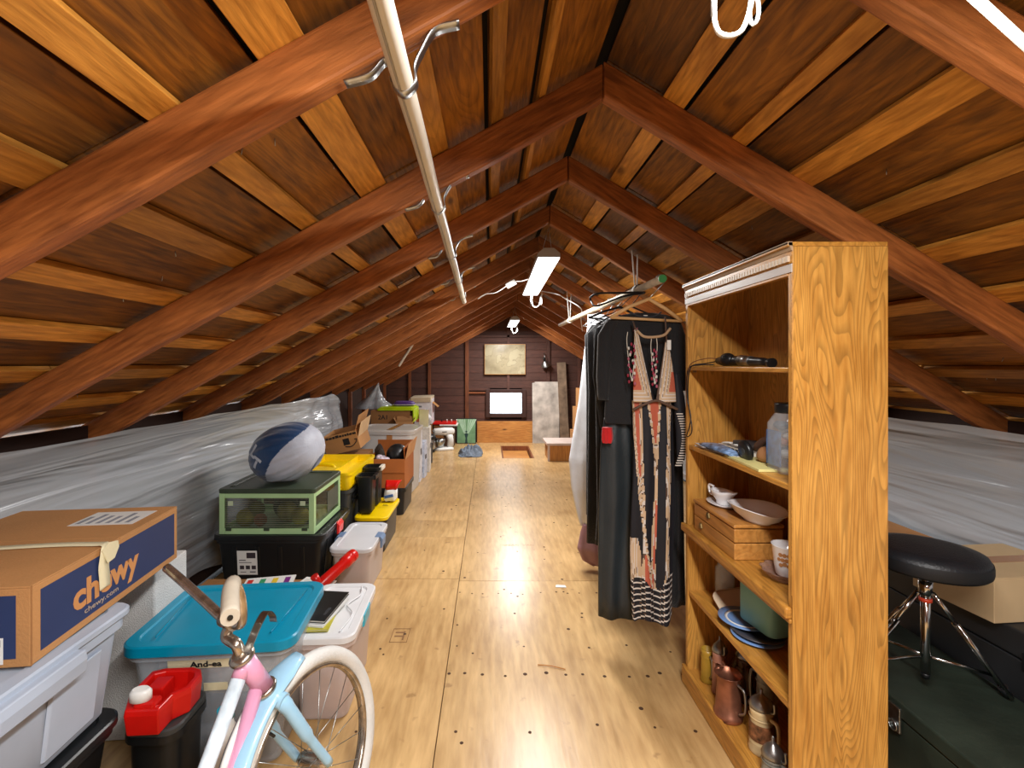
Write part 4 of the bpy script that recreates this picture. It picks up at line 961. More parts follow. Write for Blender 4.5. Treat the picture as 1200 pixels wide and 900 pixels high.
obj('fender_trim', tube(BM(), [bk(.12, 0, .25)+(f_*math.cos(math.radians(a))+u_*math.sin(math.radians(a)))*.279+s_*.012 for a in range(112, 150, 4)], .008, 8), m_white, bike)
O_ = Vector((-.5, .8, 0))
def wp(*p): return Vector(p)-O_
obj('stem', tube(BM(), spline([bk(-.05, 0, .608), bk(-.058, 0, .635), wp(-.598, 1.085, .635), wp(-.585, 1.085, .668)]), .0125, 12), m_rust, bike)
obj('stem_clamp', tube(BM(), [wp(-.612, 1.098, .668), wp(-.575, 1.078, .668)], .017, 14), m_rust, bike)
bar = spline([wp(-.848, 1.255, .718), wp(-.78, 1.215, .70), wp(-.70, 1.17, .674), wp(-.63, 1.118, .664), wp(-.585, 1.083, .667), wp(-.556, 1.068, .675), wp(-.55, 1.055, .73), wp(-.548, 1.03, .775), wp(-.53, .98, .80), wp(-.49, .90, .805), wp(-.465, .855, .80)], 6)
obj('handlebar', tube(BM(), bar, .0115, 14), m_rust, bike)
gp = spline([wp(-.54, 1.005, .792), wp(-.51, .94, .803), wp(-.463, .852, .80)], 6)
obj('grip', tube(BM(), gp, .016, 14), mat('pale worn grip', 'c2b7a4', .6, var=.15), bike)
obj('grip_hole', tube(BM(), [gp[-1], gp[-1]+(gp[-1]-gp[-2]).normalized()*.002], .005, 10), m_black, bike)
hk = spline([bk(-.052, -.02, .612), bk(-.02, -.03, .66), bk(.005, -.03, .675), bk(.02, -.03, .66), bk(.022, -.03, .645)], 6); bm = BM()
rings(bm, [[p+s_*q*.011+u_*w_ for q, w_ in ((-1, 0), (1, 0), (1, .003), (-1, .003))] for p in hk], True, True, False)
obj('basket_bracket', bm, m_steel, bike)

# ------------------------------------------------------------------ bookcase
BX, BY = .895, 1.553; HT = 1.566
bc = thing('bookcase', 'tall open oak bookcase with dentil crown and ledge, right foreground', 'bookcase', (BX, BY, 0))
hx_, hy_ = .122, .333
obj('side_panel', box(BM(), -hx_, hx_, -hy_, -hy_+.018, 0, HT-.012), m_oak, bc, bevel=.001)
obj('side_panel', box(BM(), -hx_, hx_, hy_-.018, hy_, 0, HT-.012), m_oak, bc, bevel=.001)
obj('back_panel', box(BM(), hx_-.006, hx_, -hy_+.018, hy_-.018, .05, HT-.012), m_oak, bc)
obj('top_board', box(BM(), -hx_-.012, hx_, -hy_, hy_+.006, HT-.012, HT), m_oakh, bc, bevel=.002)
obj('fascia', box(BM(), -hx_-.001, -hx_+.016, -hy_+.018, hy_-.018, HT-.085, HT-.012), m_oakh, bc, bevel=.001)
m_pale = mat('painted sheen face strip', 'ada49c', .35, var=.06)  # pale grey puts light reflected off the oak into the colour
obj('face_strip', box(BM(), -hx_-.003, -hx_, -hy_, hy_, HT-.078, HT-.056), m_pale, bc, bevel=.001)
obj('face_strip', box(BM(), -hx_-.001, -hx_, -hy_+.001, -hy_+.005, .66, HT-.078), m_oakh, bc, bevel=.001)
obj('crown_moulding', prism(BM(), [(-hx_-.012, 0), (-hx_-.012, -.006), (-hx_-.007, -.012), (-hx_-.003, -.022), (-hx_, -.024), (-hx_, 0)], -hy_, hy_+.004), mat('greyed oak', 'a88f72', .35), bc, loc=(0, 0, HT-.0))
obj('dentil_backing', box(BM(), -hx_-.002, -hx_, -hy_, hy_, HT-.054, HT-.026), m_oakh, bc)
dm = None
for k in range(44):
    y = -hy_+.008+k*(2*hy_-.012)/44
    if dm is None: o = obj('dentil', box(BM(), -.0065, 0, 0, .009, 0, .015), mat('pale dentil', 'cbb8a0', .4), bc); dm = o
    else: o = dm.copy(); COL.objects.link(o)
    o.location = (-hx_-.002, y, HT-.05)
for z, nm, ex, th in ((1.244, 'shelf', .0, .014), (.940, 'shelf', .0, .016), (.372, 'shelf', .0, .018), (.062, 'bottom_shelf', .0, .02)):
    obj(nm, box(BM(), -hx_+.004, hx_-.006, -hy_+.018, hy_-.018, z-th, z), m_oakh, bc, bevel=.002)
obj('ledge_shelf', box(BM(), -hx_-.016, hx_-.006, -hy_+.018, hy_-.018, .598, .628), m_oakh, bc, bevel=.004)
obj('ledge_nose', box(BM(), -hx_-.018, -hx_, -hy_+.0, hy_+.006, .600, .630), m_oakh, bc, bevel=.005)
obj('ledge_bead', box(BM(), -hx_-.008, -hx_, -hy_, hy_, .588, .600), m_oakh, bc, bevel=.003)
obj('plinth', box(BM(), -hx_-.014, -hx_, -hy_-.002, hy_+.006, 0, .072), m_oakh, bc, bevel=.004)
for y in (-hy_+.018, hy_-.020):
    for z in (1.225, .918, .348): obj('shelf_pin', box(BM(), -hx_+.02, -hx_+.035, y, y+.003 if y > 0 else y+.008, z-.003, z+.006), m_steel, bc)

def pl3(*a): return a
# top shelf: black handheld vacuum-like tool with cord
t = thing('hair_dryer', 'black and silver handheld hair dryer lying on the top shelf', 'hair dryer', (.87, 1.62, 1.2445))
obj('barrel', tube(BM(), [(-.02, .16, .022), (-.015, .12, .022), (0, .04, .020), (.0, -.10, .017), (0, -.13, .013)], [.012, .020, .017, .013, .011], 16), m_black, t)
obj('motor_dome', sphere(BM(), (-.015, .10, .026), (.024, .036, .024)), m_black, t); obj('silver_band', tube(BM(), [(0, .035, .0215), (0, -.03, .0195)], [.0195, .0165], 16), m_steel, t)
obj('nozzle', tube(BM(), [(0, -.13, .013), (0, -.15, .013)], [.013, .015], 14), m_black, t)
obj('cord', tube(BM(), spline([(-.02, .17, .02), (-.05, .20, .012), (-.085, .22, .006), (-.105, .23, -.02), (-.104, .235, -.12), (-.10, .21, -.2), (-.104, .24, -.27), (-.10, .20, -.24), (-.102, .232, -.12), (-.108, .20, -.01), (-.09, .16, .006), (-.05, .13, .008)]), .0022, 6), m_black, t)
obj('brown_wire', tube(BM(), spline([(-.02, .15, .03), (-.06, .18, .03), (-.10, .215, .008), (-.106, .22, -.05)]), .0018, 6), mat('brown wire', '6a4026', .5), t)
# second shelf
Z2 = .9405
t = thing('glass_jar', 'clear jar with black screw lid full of odds and ends', 'jar', (.868, 1.385, Z2))
m_glass = mat('clear jar plastic', 'dfe6ea', .08, var=0, alpha=.30)
obj('jar_body', rings(BM(), [rr(.085, .085, .02, z=0), rr(.095, .095, .025, z=.01), rr(.095, .095, .025, z=.14), rr(.075, .075, .035, z=.168), rr(.068, .068, .033, z=.175)]), m_glass, t)
obj('lid', lathe(BM(), [(.037, .172), (.038, .174), (.038, .197), (.036, .2)], seg=28), m_black, t)
obj('paper_wrap', box(BM(), -.046, -.042, -.03, .036, .02, .12), mat('blue paper print', '4a6a9a', .5, var=.3, vs=50), t)
for i, cl in enumerate(('b8a088', '5a4a3c', 'c4c0bc', '44506a', 'a06040', 'd8d4ce', '7a7064', '303a4c')):
    obj('contents', sphere(BM(), (random.uniform(-.022, .022), random.uniform(-.022, .022), .022+.016*i), (.02, .024, .013), None, 10, 8), mat('bit '+cl, cl, .5), t)
obj('yellow_pad', box(BM(), -.055, .055, -.12, .12, 0, .008), mat('yellow paper', 'd8cf8a', .7), label='yellow note pad under the clutter on the second shelf', category='note pad', loc=(.842, 1.50, Z2), rot=R3(0, 0, -4), bevel=.001)
obj('envelope', box(BM(), -.05, .05, -.10, .10, 0, .004), m_white, label='white envelope at the far end of the second shelf', category='envelope', loc=(.845, 1.74, Z2), rot=R3(0, 0, 5))
for k, (x, y, rz_, cl, lb) in enumerate(((.83, 1.62, 14, 'd9d6cc', 'white folded leaflet nearest the shelf edge by the blue pouch'), (.90, 1.60, -12, 'b7a88c', 'beige folded paper under the brown horn'), (.815, 1.78, -8, 'c9ccd2', 'pale grey leaflet at the far front corner of the second shelf'))):
    t = thing('leaflet', lb, 'leaflet', (x, y, Z2+.0085+.0012*k), rz_); obj('leaf', box(BM(), -.035, .035, -.05, .05, 0, .001), mat('paper '+cl, cl, .7), t)
    obj('print_block', box(BM(), -.028, .005, -.04, .02, .001, .0013), mat('print grey blue', '6b7686', .6), t)
obj('cable_coil', tube(BM(), [(.028*math.cos(a)*(1+.1*math.sin(3*a)), .036*math.sin(a), .004+.0012*a/2) for a in [i*.35 for i in range(54)]], .0028, 6), m_cable, label='coiled white cable on the second shelf behind the printed card', category='cable', loc=(.91, 1.80, Z2+.001))
bm = BM()
t = thing('cassette_strip', 'white printed card with black windows on the second shelf', 'card', (.87, 1.68, Z2+.0085)); obj('card_body', box(BM(), -.02, .02, -.12, .10, 0, .012), m_offw, t, bevel=.001)
for k in range(7): box(bm, -.0206, -.02, -.10+k*.028, -.084+k*.028, .003, .010)
for k in range(7): box(bm, -.012, .012, -.10+k*.028, -.084+k*.028, .012, .0125)
obj('dark_print', bm, m_dark, t)
t = thing('blue_pouch', 'blue and white glossy pouch on the second shelf front', 'pouch', (.812, 1.70, Z2+.0045))
obj('pouch_body', rings(BM(), [[Vector((x*w_, y, z+.010)) for x, z in ((-1, 0), (-.5, -.008), (.5, -.008), (1, 0), (.5, .009*h_), (-.5, .009*h_))] for y, w_, h_ in ((-.12, .026, .3), (-.07, .03, 1), (0, .032, 1.5), (.07, .03, 1), (.11, .02, .3))]), mat('blue white foil', '7f9cc4', .3, var=.5, vs=40), t)
t = thing('black_wheel', 'small black plastic wheel standing on the second shelf edge', 'toy', (.822, 1.535, Z2+.035))  # a small black wheel standing among the shelf clutter
MW = Matrix.Rotation(math.radians(80), 4, 'Y'); obj('wheel_tyre', lathe(BM(), [(.010, -.008), (.030, -.009), (.034, -.005), (.034, .005), (.030, .009), (.010, .008)], seg=30, M=MW), m_black, t); obj('wheel_hub', lathe(BM(), [(.010, -.010), (.010, .010)], seg=14, M=MW), m_grey, t)
bm = BM(); P_ = spline([(.0, .10, .0), (-.03, .07, .02), (-.025, .03, .05), (.0, -.01, .055), (.02, -.05, .03), (.02, -.10, .015)], 6)
tube(bm, P_, [.014-.011*abs(i/(len(P_)-1)-.15) for i in range(len(P_))], 10)
obj('curved_horn', bm, mat('brown horn', '6a4a3a', .35, var=.3), label='brown curved horn lying behind the clutter near the clear jar', category='horn', loc=(.945, 1.56, Z2+.012))
obj('clay_figure', lump(BM(), (0, 0, .022), (.022, .035, .022), 14, .5), mat('tan clay', 'a87850', .6), label='small tan clay animal between black wheel and clear jar', category='figurine', loc=(.85, 1.475, Z2+.009))
obj('dark_box', box(BM(), -.04, .04, -.08, .08, 0, .028), mat('slate box', '4a4c50', .5), label='low slate grey box behind the printed card', category='box', loc=(.955, 1.72, Z2+.0005), bevel=.002)
# ledge: wooden chest
Z3 = .6285
m_ch = wood('light oak chest', '9c6428', 'c58c48', axis=1, rough=.35, lines=16, ring=.4, tint=.04, stretch=8)
t = thing('wooden_chest', 'flat light-oak chest with brass clasps on the ledge', 'chest', (.857, 1.672, Z3))
obj('lower_case', box(BM(), -.078, .078, -.15, .15, 0, .052), m_ch, t, bevel=.003); obj('upper_case', box(BM(), -.078, .078, -.15, .15, .055, .098), m_ch, t, bevel=.003); obj('lid', box(BM(), -.081, .081, -.153, .153, .101, .113), m_ch, t, bevel=.004)
m_brass = mat('aged brass', '9a8458', .35, .9, var=.2)
for y, z in ((.03, .085), (.09, .028)):
    obj('clasp', rings(BM(), [[Vector((-.079-h_, y+.014*a*k_, z+.012*b*k_)) for a, b in ((-1, -.3), (-.4, -1), (.4, -1), (1, -.3), (.5, 1), (-.5, 1))] for h_, k_ in ((0, 1), (.004, .8))], smooth=False), m_brass, t)
m_por = mat('white porcelain', 'e3e2e4', .12, var=.02, coat=.5)
ZC = Z3+.1135
t = thing('gravy_boat', 'white porcelain gravy boat with square handle on the chest', 'gravy boat', (.845, 1.735, ZC), 8)
def boat(sc=1, zz=0):
    rs = []
    for z, wx, wy, sp in ((0, .016, .026, 0), (.004, .018, .028, 0), (.012, .018, .026, 0), (.024, .026, .042, .004), (.038, .031, .050, .012), (.048, .033, .055, .022)):
        rs.append([Vector((wx*sc*math.cos(a), -wy*sc*math.sin(a)-sp*max(0, math.sin(a))**6*1.3, z+zz+.014*max(0, math.sin(a))**4*(z/.048))) for a in [2*PI*i/32 for i in range(32)]])
    return rs
R_ = boat(); R2_ = [[Vector((p.x*.88, p.y*.90, p.z+.001)) for p in r] for r in boat()][::-1][:4]
obj('boat_body', rings(BM(), R_+R2_), m_por, t); obj('handle', tube(BM(), spline([(0, .045, .02), (0, .075, .022), (0, .082, .05), (0, .055, .052)], 6), .0045, 8), m_por, t)
obj('saucer', rings(BM(), [[Vector((x*math.cos(a), y*math.sin(a), z)) for a in [2*PI*i/32 for i in range(32)]] for x, y, z in ((.03, .045, 0), (.047, .07, .010), (.046, .069, .012), (.028, .042, .004))]), m_por, t, loc=(0, 0, -.0005))
t.children[0].location.z = .004; t.children[1].location.z = .004
t = thing('oval_bowl', 'white oval porcelain bowl overhanging the near end of the chest', 'bowl', (.872, 1.56, ZC+.0005), 10)
obj('bowl_body', rings(BM(), [[Vector((x*math.cos(a), y*math.sin(a), z+.004*math.cos(2*a)*(z/.04))) for a in [2*PI*i/40 for i in range(40)]] for x, y, z in ((.035, .050, 0), (.036, .052, .004), (.058, .085, .022), (.070, .104, .043), (.073, .108, .045), (.073, .108, .047), (.068, .102, .046), (.054, .080, .024), (.02, .03, .008))]), m_por, t)
t = thing('paw_mug', 'white mug with brown paw-like dots on the ledge near the front', 'mug', (.862, 1.385, Z3+.014))
obj('mug_body', lathe(BM(), [(.026, 0), (.030, .004), (.034, .03), (.040, .085), (.0415, .088), (.038, .087), (.032, .03), (.02, .008)], seg=36), m_por, t)
obj('handle', tube(BM(), spline([(.035, -.01, .07), (.06, -.015, .065), (.062, -.015, .035), (.033, -.01, .025)]), .005, 8), m_por, t)
m_paw = mat('tan dot print', 'b07a4a', .5); bm = BM()
for da, z, r in ((0, .040, .006), (-.28, .036, .0055), (.28, .036, .0055), (-.14, .052, .0055), (.14, .052, .0055), (-.40, .052, .005), (.40, .052, .005), (-.27, .066, .0055), (0, .066, .0055), (.27, .066, .005)):
    a = math.radians(228)+da; rad = .0337+.00011*(z-.03)*1000+.0009; c = Vector((rad*math.cos(a), rad*math.sin(a), z)); n_ = Vector((math.cos(a), math.sin(a), -.1)).normalized(); e1, e2 = frame_of(n_)
    rings(bm, [[c+n_*h_+(e1*math.cos(q)+e2*math.sin(q))*r for q in [2*PI*k/12 for k in range(12)]] for h_ in (-.001, .0006)], smooth=False)
obj('paw_print', bm, m_paw, t)
t = thing('scalloped_dish', 'scalloped pinkish glass dish under the dotted mug', 'dish', (.86, 1.387, Z3))
obj('dish_body', rings(BM(), [[Vector(((r+.004*math.cos(10*a)*(z/.03))*math.cos(a), (r+.004*math.cos(10*a)*(z/.03))*math.sin(a), z)) for a in [2*PI*i/60 for i in range(60)]] for r, z in ((.035, 0), (.045, .006), (.064, .027), (.066, .030), (.062, .029), (.043, .011), (.03, .010))]), mat('rosy glass', '9a7a6c', .08, var=.05, alpha=.55), t)
# fourth shelf
Z4 = .3725
for x, y, h, lb in ((.885, 1.80, .15, 'clear glass jar at the far end of the shelf below the ledge'), (.955, 1.74, .12, 'second clear glass jar, set back beside the first on the lower shelf')):
    t = thing('glass_jar', lb, 'jar', (x, y, Z4), 0); obj('jar_body', lathe(BM(), [(.03, 0), (.034, .005), (.034, h*.75), (.024, h*.85), (.024, h), (.021, h), (.021, h*.84), (.031, h*.74), (.031, .008)], seg=28), m_glass, t)
t = thing('wooden_tray', 'brown wooden tray with pale rim leaning on the shelf', 'tray', (.888, 1.665, Z4+.004)); t.rotation_euler = R3(24, -8, 0)
obj('tray_body', rings(BM(), [[p for p in rr(.12, .16, .02, z=0)], rr(.15, .19, .03, z=.018), rr(.154, .194, .03, z=.018), rr(.12, .16, .02, z=.004)]), mat('brown tray', '6a432a', .4), t); obj('tray_rim', rings(BM(), [rr(.156, .196, .032, z=.018), rr(.156, .196, .032, z=.021), rr(.148, .188, .03, z=.021)], True, False), mat('pale rim', 'c9b49a', .4), t)
m_blue = mat('cornflower plate', '6f93c8', .25, var=.05, coat=.4)
for k, (x, y, dz, r, lb) in enumerate(((.862, 1.54, 0, .078, 'cornflower blue plate at the bottom of the plate stack'), (.868, 1.545, .010, .078, 'black-rimmed silver plate in the middle of the plate stack'), (.852, 1.60, .021, .080, 'blue plate with white ring on top of the plate stack'))):
    t = thing('plate', lb, 'plate', (x, y, Z4+.001+dz), 0, 'stacked plates'); obj('plate_body', lathe(BM(), [(.04, 0), (.045, .001), (r, .008), (r, .010), (.045, .004), (.03, .003)], seg=44), m_blue if k != 1 else mat('dull silver', '6c6f78', .3, .7), t)
    if k == 2: obj('white_ring', lathe(BM(), [(.052, .0052), (.058, .0062), (.060, .0072), (.051, .0062)], seg=44, cap0=False, cap1=False), m_white, t)
t = thing('teal_canister', 'tall teal-green square tin standing on the blue plates', 'tin', (.898, 1.545, Z4+.036), 0); t.rotation_euler = R3(0, 0, 12)
obj('tin_body', rings(BM(), [rr(.10, .145, .022, z=0), rr(.105, .15, .024, z=.004), rr(.105, .15, .024, z=.148), rr(.098, .143, .022, z=.153)]), mat('teal green tin', '74aaa2', .4, var=.06), t)
# bottom shelf: pitcher and steins
ZB = .0625
m_cop = mat('dull copper', 'a06a52', .38, .75, var=.15, vs=25); m_pew = mat('pewter', '9b9a98', .3, .9, var=.2)
t = thing('copper_pitcher', 'copper pitcher with flared rim at the front of the bottom shelf', 'pitcher', (.806, 1.615, ZB), 200)
obj('pitcher_body', lathe(BM(), [(.042, 0), (.045, .004), (.046, .018), (.042, .022), (.035, .11), (.036, .125), (.042, .145), (.044, .147), (.041, .146), (.033, .125), (.032, .11), (.038, .02)], seg=36), m_cop, t)
obj('spout', rings(BM(), [[Vector((.0, -.035, .12)), Vector((.018, -.035, .143)), Vector((-.018, -.035, .143))], [Vector((0, -.052, .146)), Vector((.005, -.052, .150)), Vector((-.005, -.052, .150))]]), m_cop, t)
obj('handle', tube(BM(), spline([(0, .038, .13), (0, .065, .12), (0, .068, .06), (0, .044, .035)]), .004, 8), m_pew, t)
def stein(label, x, y, r, h, body, lid=True, rz=0, band=None, name='stein'):
    t = thing(name, label, 'stein', (x, y, ZB), rz)
    obj('stein_body', lathe(BM(), [(r*1.05, 0), (r*1.1, .004), (r*1.02, .014), (r, .02), (r*.92, h*.85), (r*.96, h*.9), (r*.96, h)] + ([] if lid else [(r*.84, h), (r*.82, .02)]), seg=32), body, t)
    if band: obj('painted_band', lathe(BM(), [(r*.99+.0012, h*.30), (r*.95+.0012, h*.68)], seg=32, cap0=False, cap1=False), band, t)
    for z in (h*.22, h*.78): obj('relief_ring', lathe(BM(), [(r*.98, z-.003), (r*1.03, z), (r*.98, z+.003)], seg=32, cap0=False, cap1=False), body, t)
    if lid:
        obj('pewter_lid', lathe(BM(), [(r*1.02, h), (r*1.04, h+.004), (r*.8, h+.02), (r*.35, h+.034), (r*.12, h+.042), (r*.15, h+.052), (.001, h+.056)], seg=32), m_pew, t)
        obj('thumb_lever', tube(BM(), spline([(0, r*1.0, h), (0, r*1.35, h+.01), (0, r*1.3, h+.035)]), .004, 8), m_pew, t)
    obj('handle', tube(BM(), spline([(0, r*.95, h*.85), (0, r*1.65, h*.8), (0, r*1.7, h*.4), (0, r*.98, h*.2)]), .0055, 8), body if lid else m_pew, t)
    return t
m_cream = mat('cream stoneware', 'cdb68a', .3, var=.12, vs=20); m_brn = mat('brown glaze', '5a3c28', .25, var=.3, vs=25); m_gst = mat('grey stoneware', '8c8c84', .35, var=.25, vs=30)
m_paint = mat('painted scene', '8a5a3c', .35, var=.6, vs=45)
stein('cream stein with pewter lid and dark painted figure, front of the bottom shelf', .838, 1.475, .034, .135, m_cream, True, 200, m_paint)
stein('tall grey stoneware stein behind the cream stein', .905, 1.56, .032, .20, m_gst, False, 30)
stein('dark stein with red band at the near end of the bottom shelf', .925, 1.40, .042, .125, mat('off white stoneware', '8f8474', .35, var=.5, vs=35), False, 200, mat('red painted band', '9c4030', .35, var=.5, vs=30))
stein('dark brown glazed stein behind the copper pitcher', .91, 1.70, .032, .15, m_brn, True, 160)
stein('pinkish stein with small figure, far end of the bottom shelf', .835, 1.735, .026, .15, mat('pink stoneware', 'a5705c', .4, var=.2), True, 180)
stein('mustard yellow stein at the far left of the bottom shelf', .82, 1.80, .024, .12, mat('mustard glaze', 'b08a30', .35, var=.2), False, 180)
stein('small pewter-lidded stein lying lowest at the shelf front edge', .815, 1.375, .030, .065, m_gst, True, 200)
obj('brown_jug', lathe(BM(), [(.03, 0), (.05, .03), (.052, .07), (.03, .11), (.018, .12), (.022, .135)], seg=28), m_brn, label='round brown glazed jug at the back of the bottom shelf', category='jug', loc=(.955, 1.78, ZB))

# ------------------------------------------------------------------ right: trunk, case, stool, cartons
m_trunk = mat('dark green trunk', '2c352c', .45, var=.2, vs=6, bump=.15, bs=30)
t = thing('foot_locker', 'flat dark green trunk on the floor beneath the drum stool', 'trunk', (1.40, 1.33, 0))
obj('trunk_body', box(BM(), -.18, .18, -.52, .52, 0, .20), m_trunk, t, bevel=.004); obj('trunk_lid', box(BM(), -.185, .185, -.525, .525, .204, .25), m_trunk, t, bevel=.006)
for y in (-.3, .1): 
    obj('latch', box(BM(), -.192, -.184, y-.02, y+.02, .16, .235), m_steel, t, bevel=.002); obj('latch_ring', tube(BM(), [(-.195, y+.014*math.cos(a), .175+.014*math.sin(a)) for a in [i*.45 for i in range(15)]], .0025, 6), m_steel, t)
obj('corner_cap', box(BM(), -.188, -.15, -.528, -.49, .21, .253), m_steel, t, bevel=.002); obj('handle', tube(BM(), spline([(-.186, .30, .15), (-.205, .32, .13), (-.205, .40, .13), (-.186, .42, .15)]), .005, 8), m_steel, t)
t = thing('equipment_case', 'long black case lying along the right wall behind the stool', 'case', (1.79, 2.1, 0))
m_blk2 = mat('matt black case', '232426', .5, var=.15)
obj('case_body', box(BM(), -.19, .19, -1.1, 1.1, 0, .36), m_blk2, t, bevel=.004); obj('case_lid', box(BM(), -.194, .194, -1.104, 1.104, .365, .45), m_blk2, t, bevel=.006)
for y in (-.7, -.1, .6): obj('hinge', box(BM(), -.199, -.193, y-.03, y+.03, .34, .39), m_black, t, bevel=.001)
t = carton('cardboard_box', 'pale cardboard box on the black case by the right plastic', (1.725, 1.62, .452), 5, .36, .26, .14, m=mat('pale cardboard', 'cbb087', .7, var=.04))
obj('card_sheet', box(BM(), -.13, .13, -.85, .85, 0, .006), mat('orange cardboard', 'b07c48', .7, var=.05), label='long flat cardboard sheet lying on the black case by the right plastic', category='cardboard sheet', loc=(1.90, 2.62, .4515), rot=R3(0, 0, 1))
# drum stool
ST = Vector((1.34, 1.47, .2505))
t = thing('drum_stool', 'round black drum stool with chrome tripod on the green trunk', 'stool', ST); t.scale = (1, 1, 1.09)
m_vin = mat('black vinyl', '1a1c20', .42, var=.1, bump=.2, bs=200)
obj('seat', lathe(BM(), [(.115, .348), (.141, .352), (.147, .362), (.147, .385), (.139, .400), (.10, .407), (.001, .410)], seg=56), m_vin, t)
obj('seat_band', lathe(BM(), [(.147, .358), (.1487, .365), (.1487, .380), (.147, .388)], seg=56, cap0=False, cap1=False), mat('black seat band', '101114', .6), t)
obj('seat_mount', lathe(BM(), [(.02, .318), (.026, .322), (.05, .348)], seg=20), m_black, t)
obj('centre_tube', tube(BM(), [(0, 0, .30), (0, 0, .05)], .0125, 16), m_chrome, t); obj('inner_rod', tube(BM(), [(0, 0, .345), (0, 0, .25)], .009, 12), m_chrome, t)
obj('red_collar', tube(BM(), [(0, 0, .262), (0, 0, .252)], .0165, 16), mat('red collar', 'd84a2e', .4), t); obj('top_collar', tube(BM(), [(0, 0, .31), (0, 0, .272)], .018, 16), m_chrome, t); obj('foot_plug', tube(BM(), [(0, 0, .05), (0, 0, .035)], [.013, .009], 12), m_black, t)
for k, a in enumerate((-12, 95, 170)):
    a = math.radians(a); c, s2 = math.cos(a), math.sin(a); pr = Vector((-s2, c, 0)); L_ = .215
    top = Vector((.02*c, .02*s2, .275)); ft = Vector((L_*c, L_*s2, .010))
    leg = obj('leg', tube(BM(), [top, top.lerp(ft, .35)], .006, 10), m_chrome, t)
    for q in (-1, 1): tube_ = obj('leg_rail', tube(BM(), [top.lerp(ft, .30)+pr*q*.008, ft+pr*q*.008], .006, 10), m_chrome, leg)
    obj('brace', tube(BM(), [Vector((.014*c, .014*s2, .095)), top.lerp(ft, .80)], .0045, 8), m_chrome, t)
    obj('rubber_foot', tube(BM(), [ft+(top-ft).normalized()*.03, ft], [.013, .010], 12), m_black, leg); obj('rivet', sphere(BM(), top.lerp(ft, .33), .009, None, 10, 8), m_steel, leg)

# ------------------------------------------------------------------ clothes on the rod
def cloth_mat(name, col, rough=.85, bump=.3, sheen=.2): return mat(name, col, rough, var=.12, vs=6, bump=bump, bs=120, sheen=sheen)
m_blackc = cloth_mat('black cloth', '191a1d'); m_leath = mat('dark slate fabric', '2b3236', .42, var=.12, vs=5, bump=.15, bs=60); m_grc = cloth_mat('grey cloth', '8f959c')
m_redc = cloth_mat('red knit', 'c21a1e'); m_whc = mat('white sheer cloth', 'e2e6ec', .6, var=.05, alpha=.97, bump=.3, bs=20); m_pnk = mat('dusty pink satin', 'b08890', .4, var=.12, bump=.2, bs=30)
def garment(name, label, cat, rows, m, loc, nf=7, fa=.012, seed=0, ny=60, th=2*PI, parent=None, sub=5):
    """rows: (z, x0, x1, y, half depth) ; interpolated, with hanging folds that deepen downward"""
    rs = []; rows = sorted(rows, reverse=True); zt, zb = rows[0][0], rows[-1][0]
    full = []
    for a, b in zip(rows, rows[1:]):
        for k in range(sub): full.append([a[i]+(b[i]-a[i])*k/sub for i in range(5)])
    full.append(list(rows[-1]))
    for z, x0, x1, y, dp in full:
        t_ = (zt-z)/(zt-zb); ring = []
        for k in range(ny):
            a = 2*PI*k/ny; c, s2 = math.cos(a), math.sin(a)
            f = 1+fa/max(.02, dp)*(.25+t_)*math.sin(nf*a+seed+1.5*noise.noise(Vector((z*2, seed, 0))))+fa/max(.02, dp)*.5*noise.noise(Vector((a*2, z*3, seed)))
            ring.append(Vector(((x0+x1)/2+(x1-x0)/2*c*(1+.03*(f-1)), y+dp*s2*f, z)))
        rs.append(ring)
    bm = rings(BM(), rs)
    o = obj(name, bm, m, parent)
    if parent is None:
        o['label'] = label; o['category'] = cat
    return o
# wooden hanger with black blouse
def hanger(label, y, apex, le, re, m, r=.006, flat=True, hookm=None):
    t = thing('clothes_hanger', label, 'hanger', (0, y, 0)); bm = BM()
    A_, L_, R_ = Vector((apex[0], 0, apex[1])), Vector((le[0], 0, le[1])), Vector((re[0], 0, re[1]))
    tube(bm, [L_, L_.lerp(A_, .5)+Vector((0, 0, .006)), A_, R_.lerp(A_, .5)+Vector((0, 0, .006)), R_], r, 10); obj('shoulder_bar', bm, m, t)
    obj('cross_bar', tube(BM(), [L_.lerp(R_, .02), L_.lerp(R_, .98)], r*.75, 8), m, t)
    rodx = .722-.1*((y-2.0)/2.2); hz = 1.612
    hk = [(A_.x, 0, A_.z)] + [(rodx+.021*math.cos(q), 0, hz+.021*math.sin(q)) for q in [math.radians(-60+k*22) for k in range(11)]]
    obj('hook', tube(BM(), hk, .0022, 6), hookm or m_steel, t); return t
m_hw = mat('pale hanger wood', 'd8b07a', .4, var=.08)
hanger('pale wooden hanger holding the black blouse at the near end', 2.02, (.672, 1.530), (.508, 1.452), (.812, 1.436), m_hw, .0082)
Yb = 2.06
bl = thing('black_blouse', 'black blouse with short sleeves on the wooden hanger', 'blouse', (0, Yb, 0))
garment('body', '', '', [(1.475, .615, .715, 0, .012), (1.465, .56, .77, .0, .02), (1.44, .50, .82, .0, .03), (1.38, .485, .83, 0, .036), (1.2, .50, .81, 0, .036), (1.03, .495, .80, 0, .038), (1.0, .50, .79, 0, .036)], m_blackc, None, 6, .006, 1, parent=bl)
garment('sleeve', '', '', [(1.44, .50, .56, 0, .03), (1.38, .468, .55, .01, .034), (1.2, .462, .53, .01, .032), (1.10, .468, .525, .01, .03)], m_blackc, None, 4, .004, 2, 30, parent=bl)
garment('sleeve', '', '', [(1.44, .76, .82, 0, .03), (1.38, .765, .845, .01, .034), (1.2, .775, .85, .01, .032), (1.14, .78, .845, .01, .03)], m_blackc, None, 4, .004, 4, 30, parent=bl)
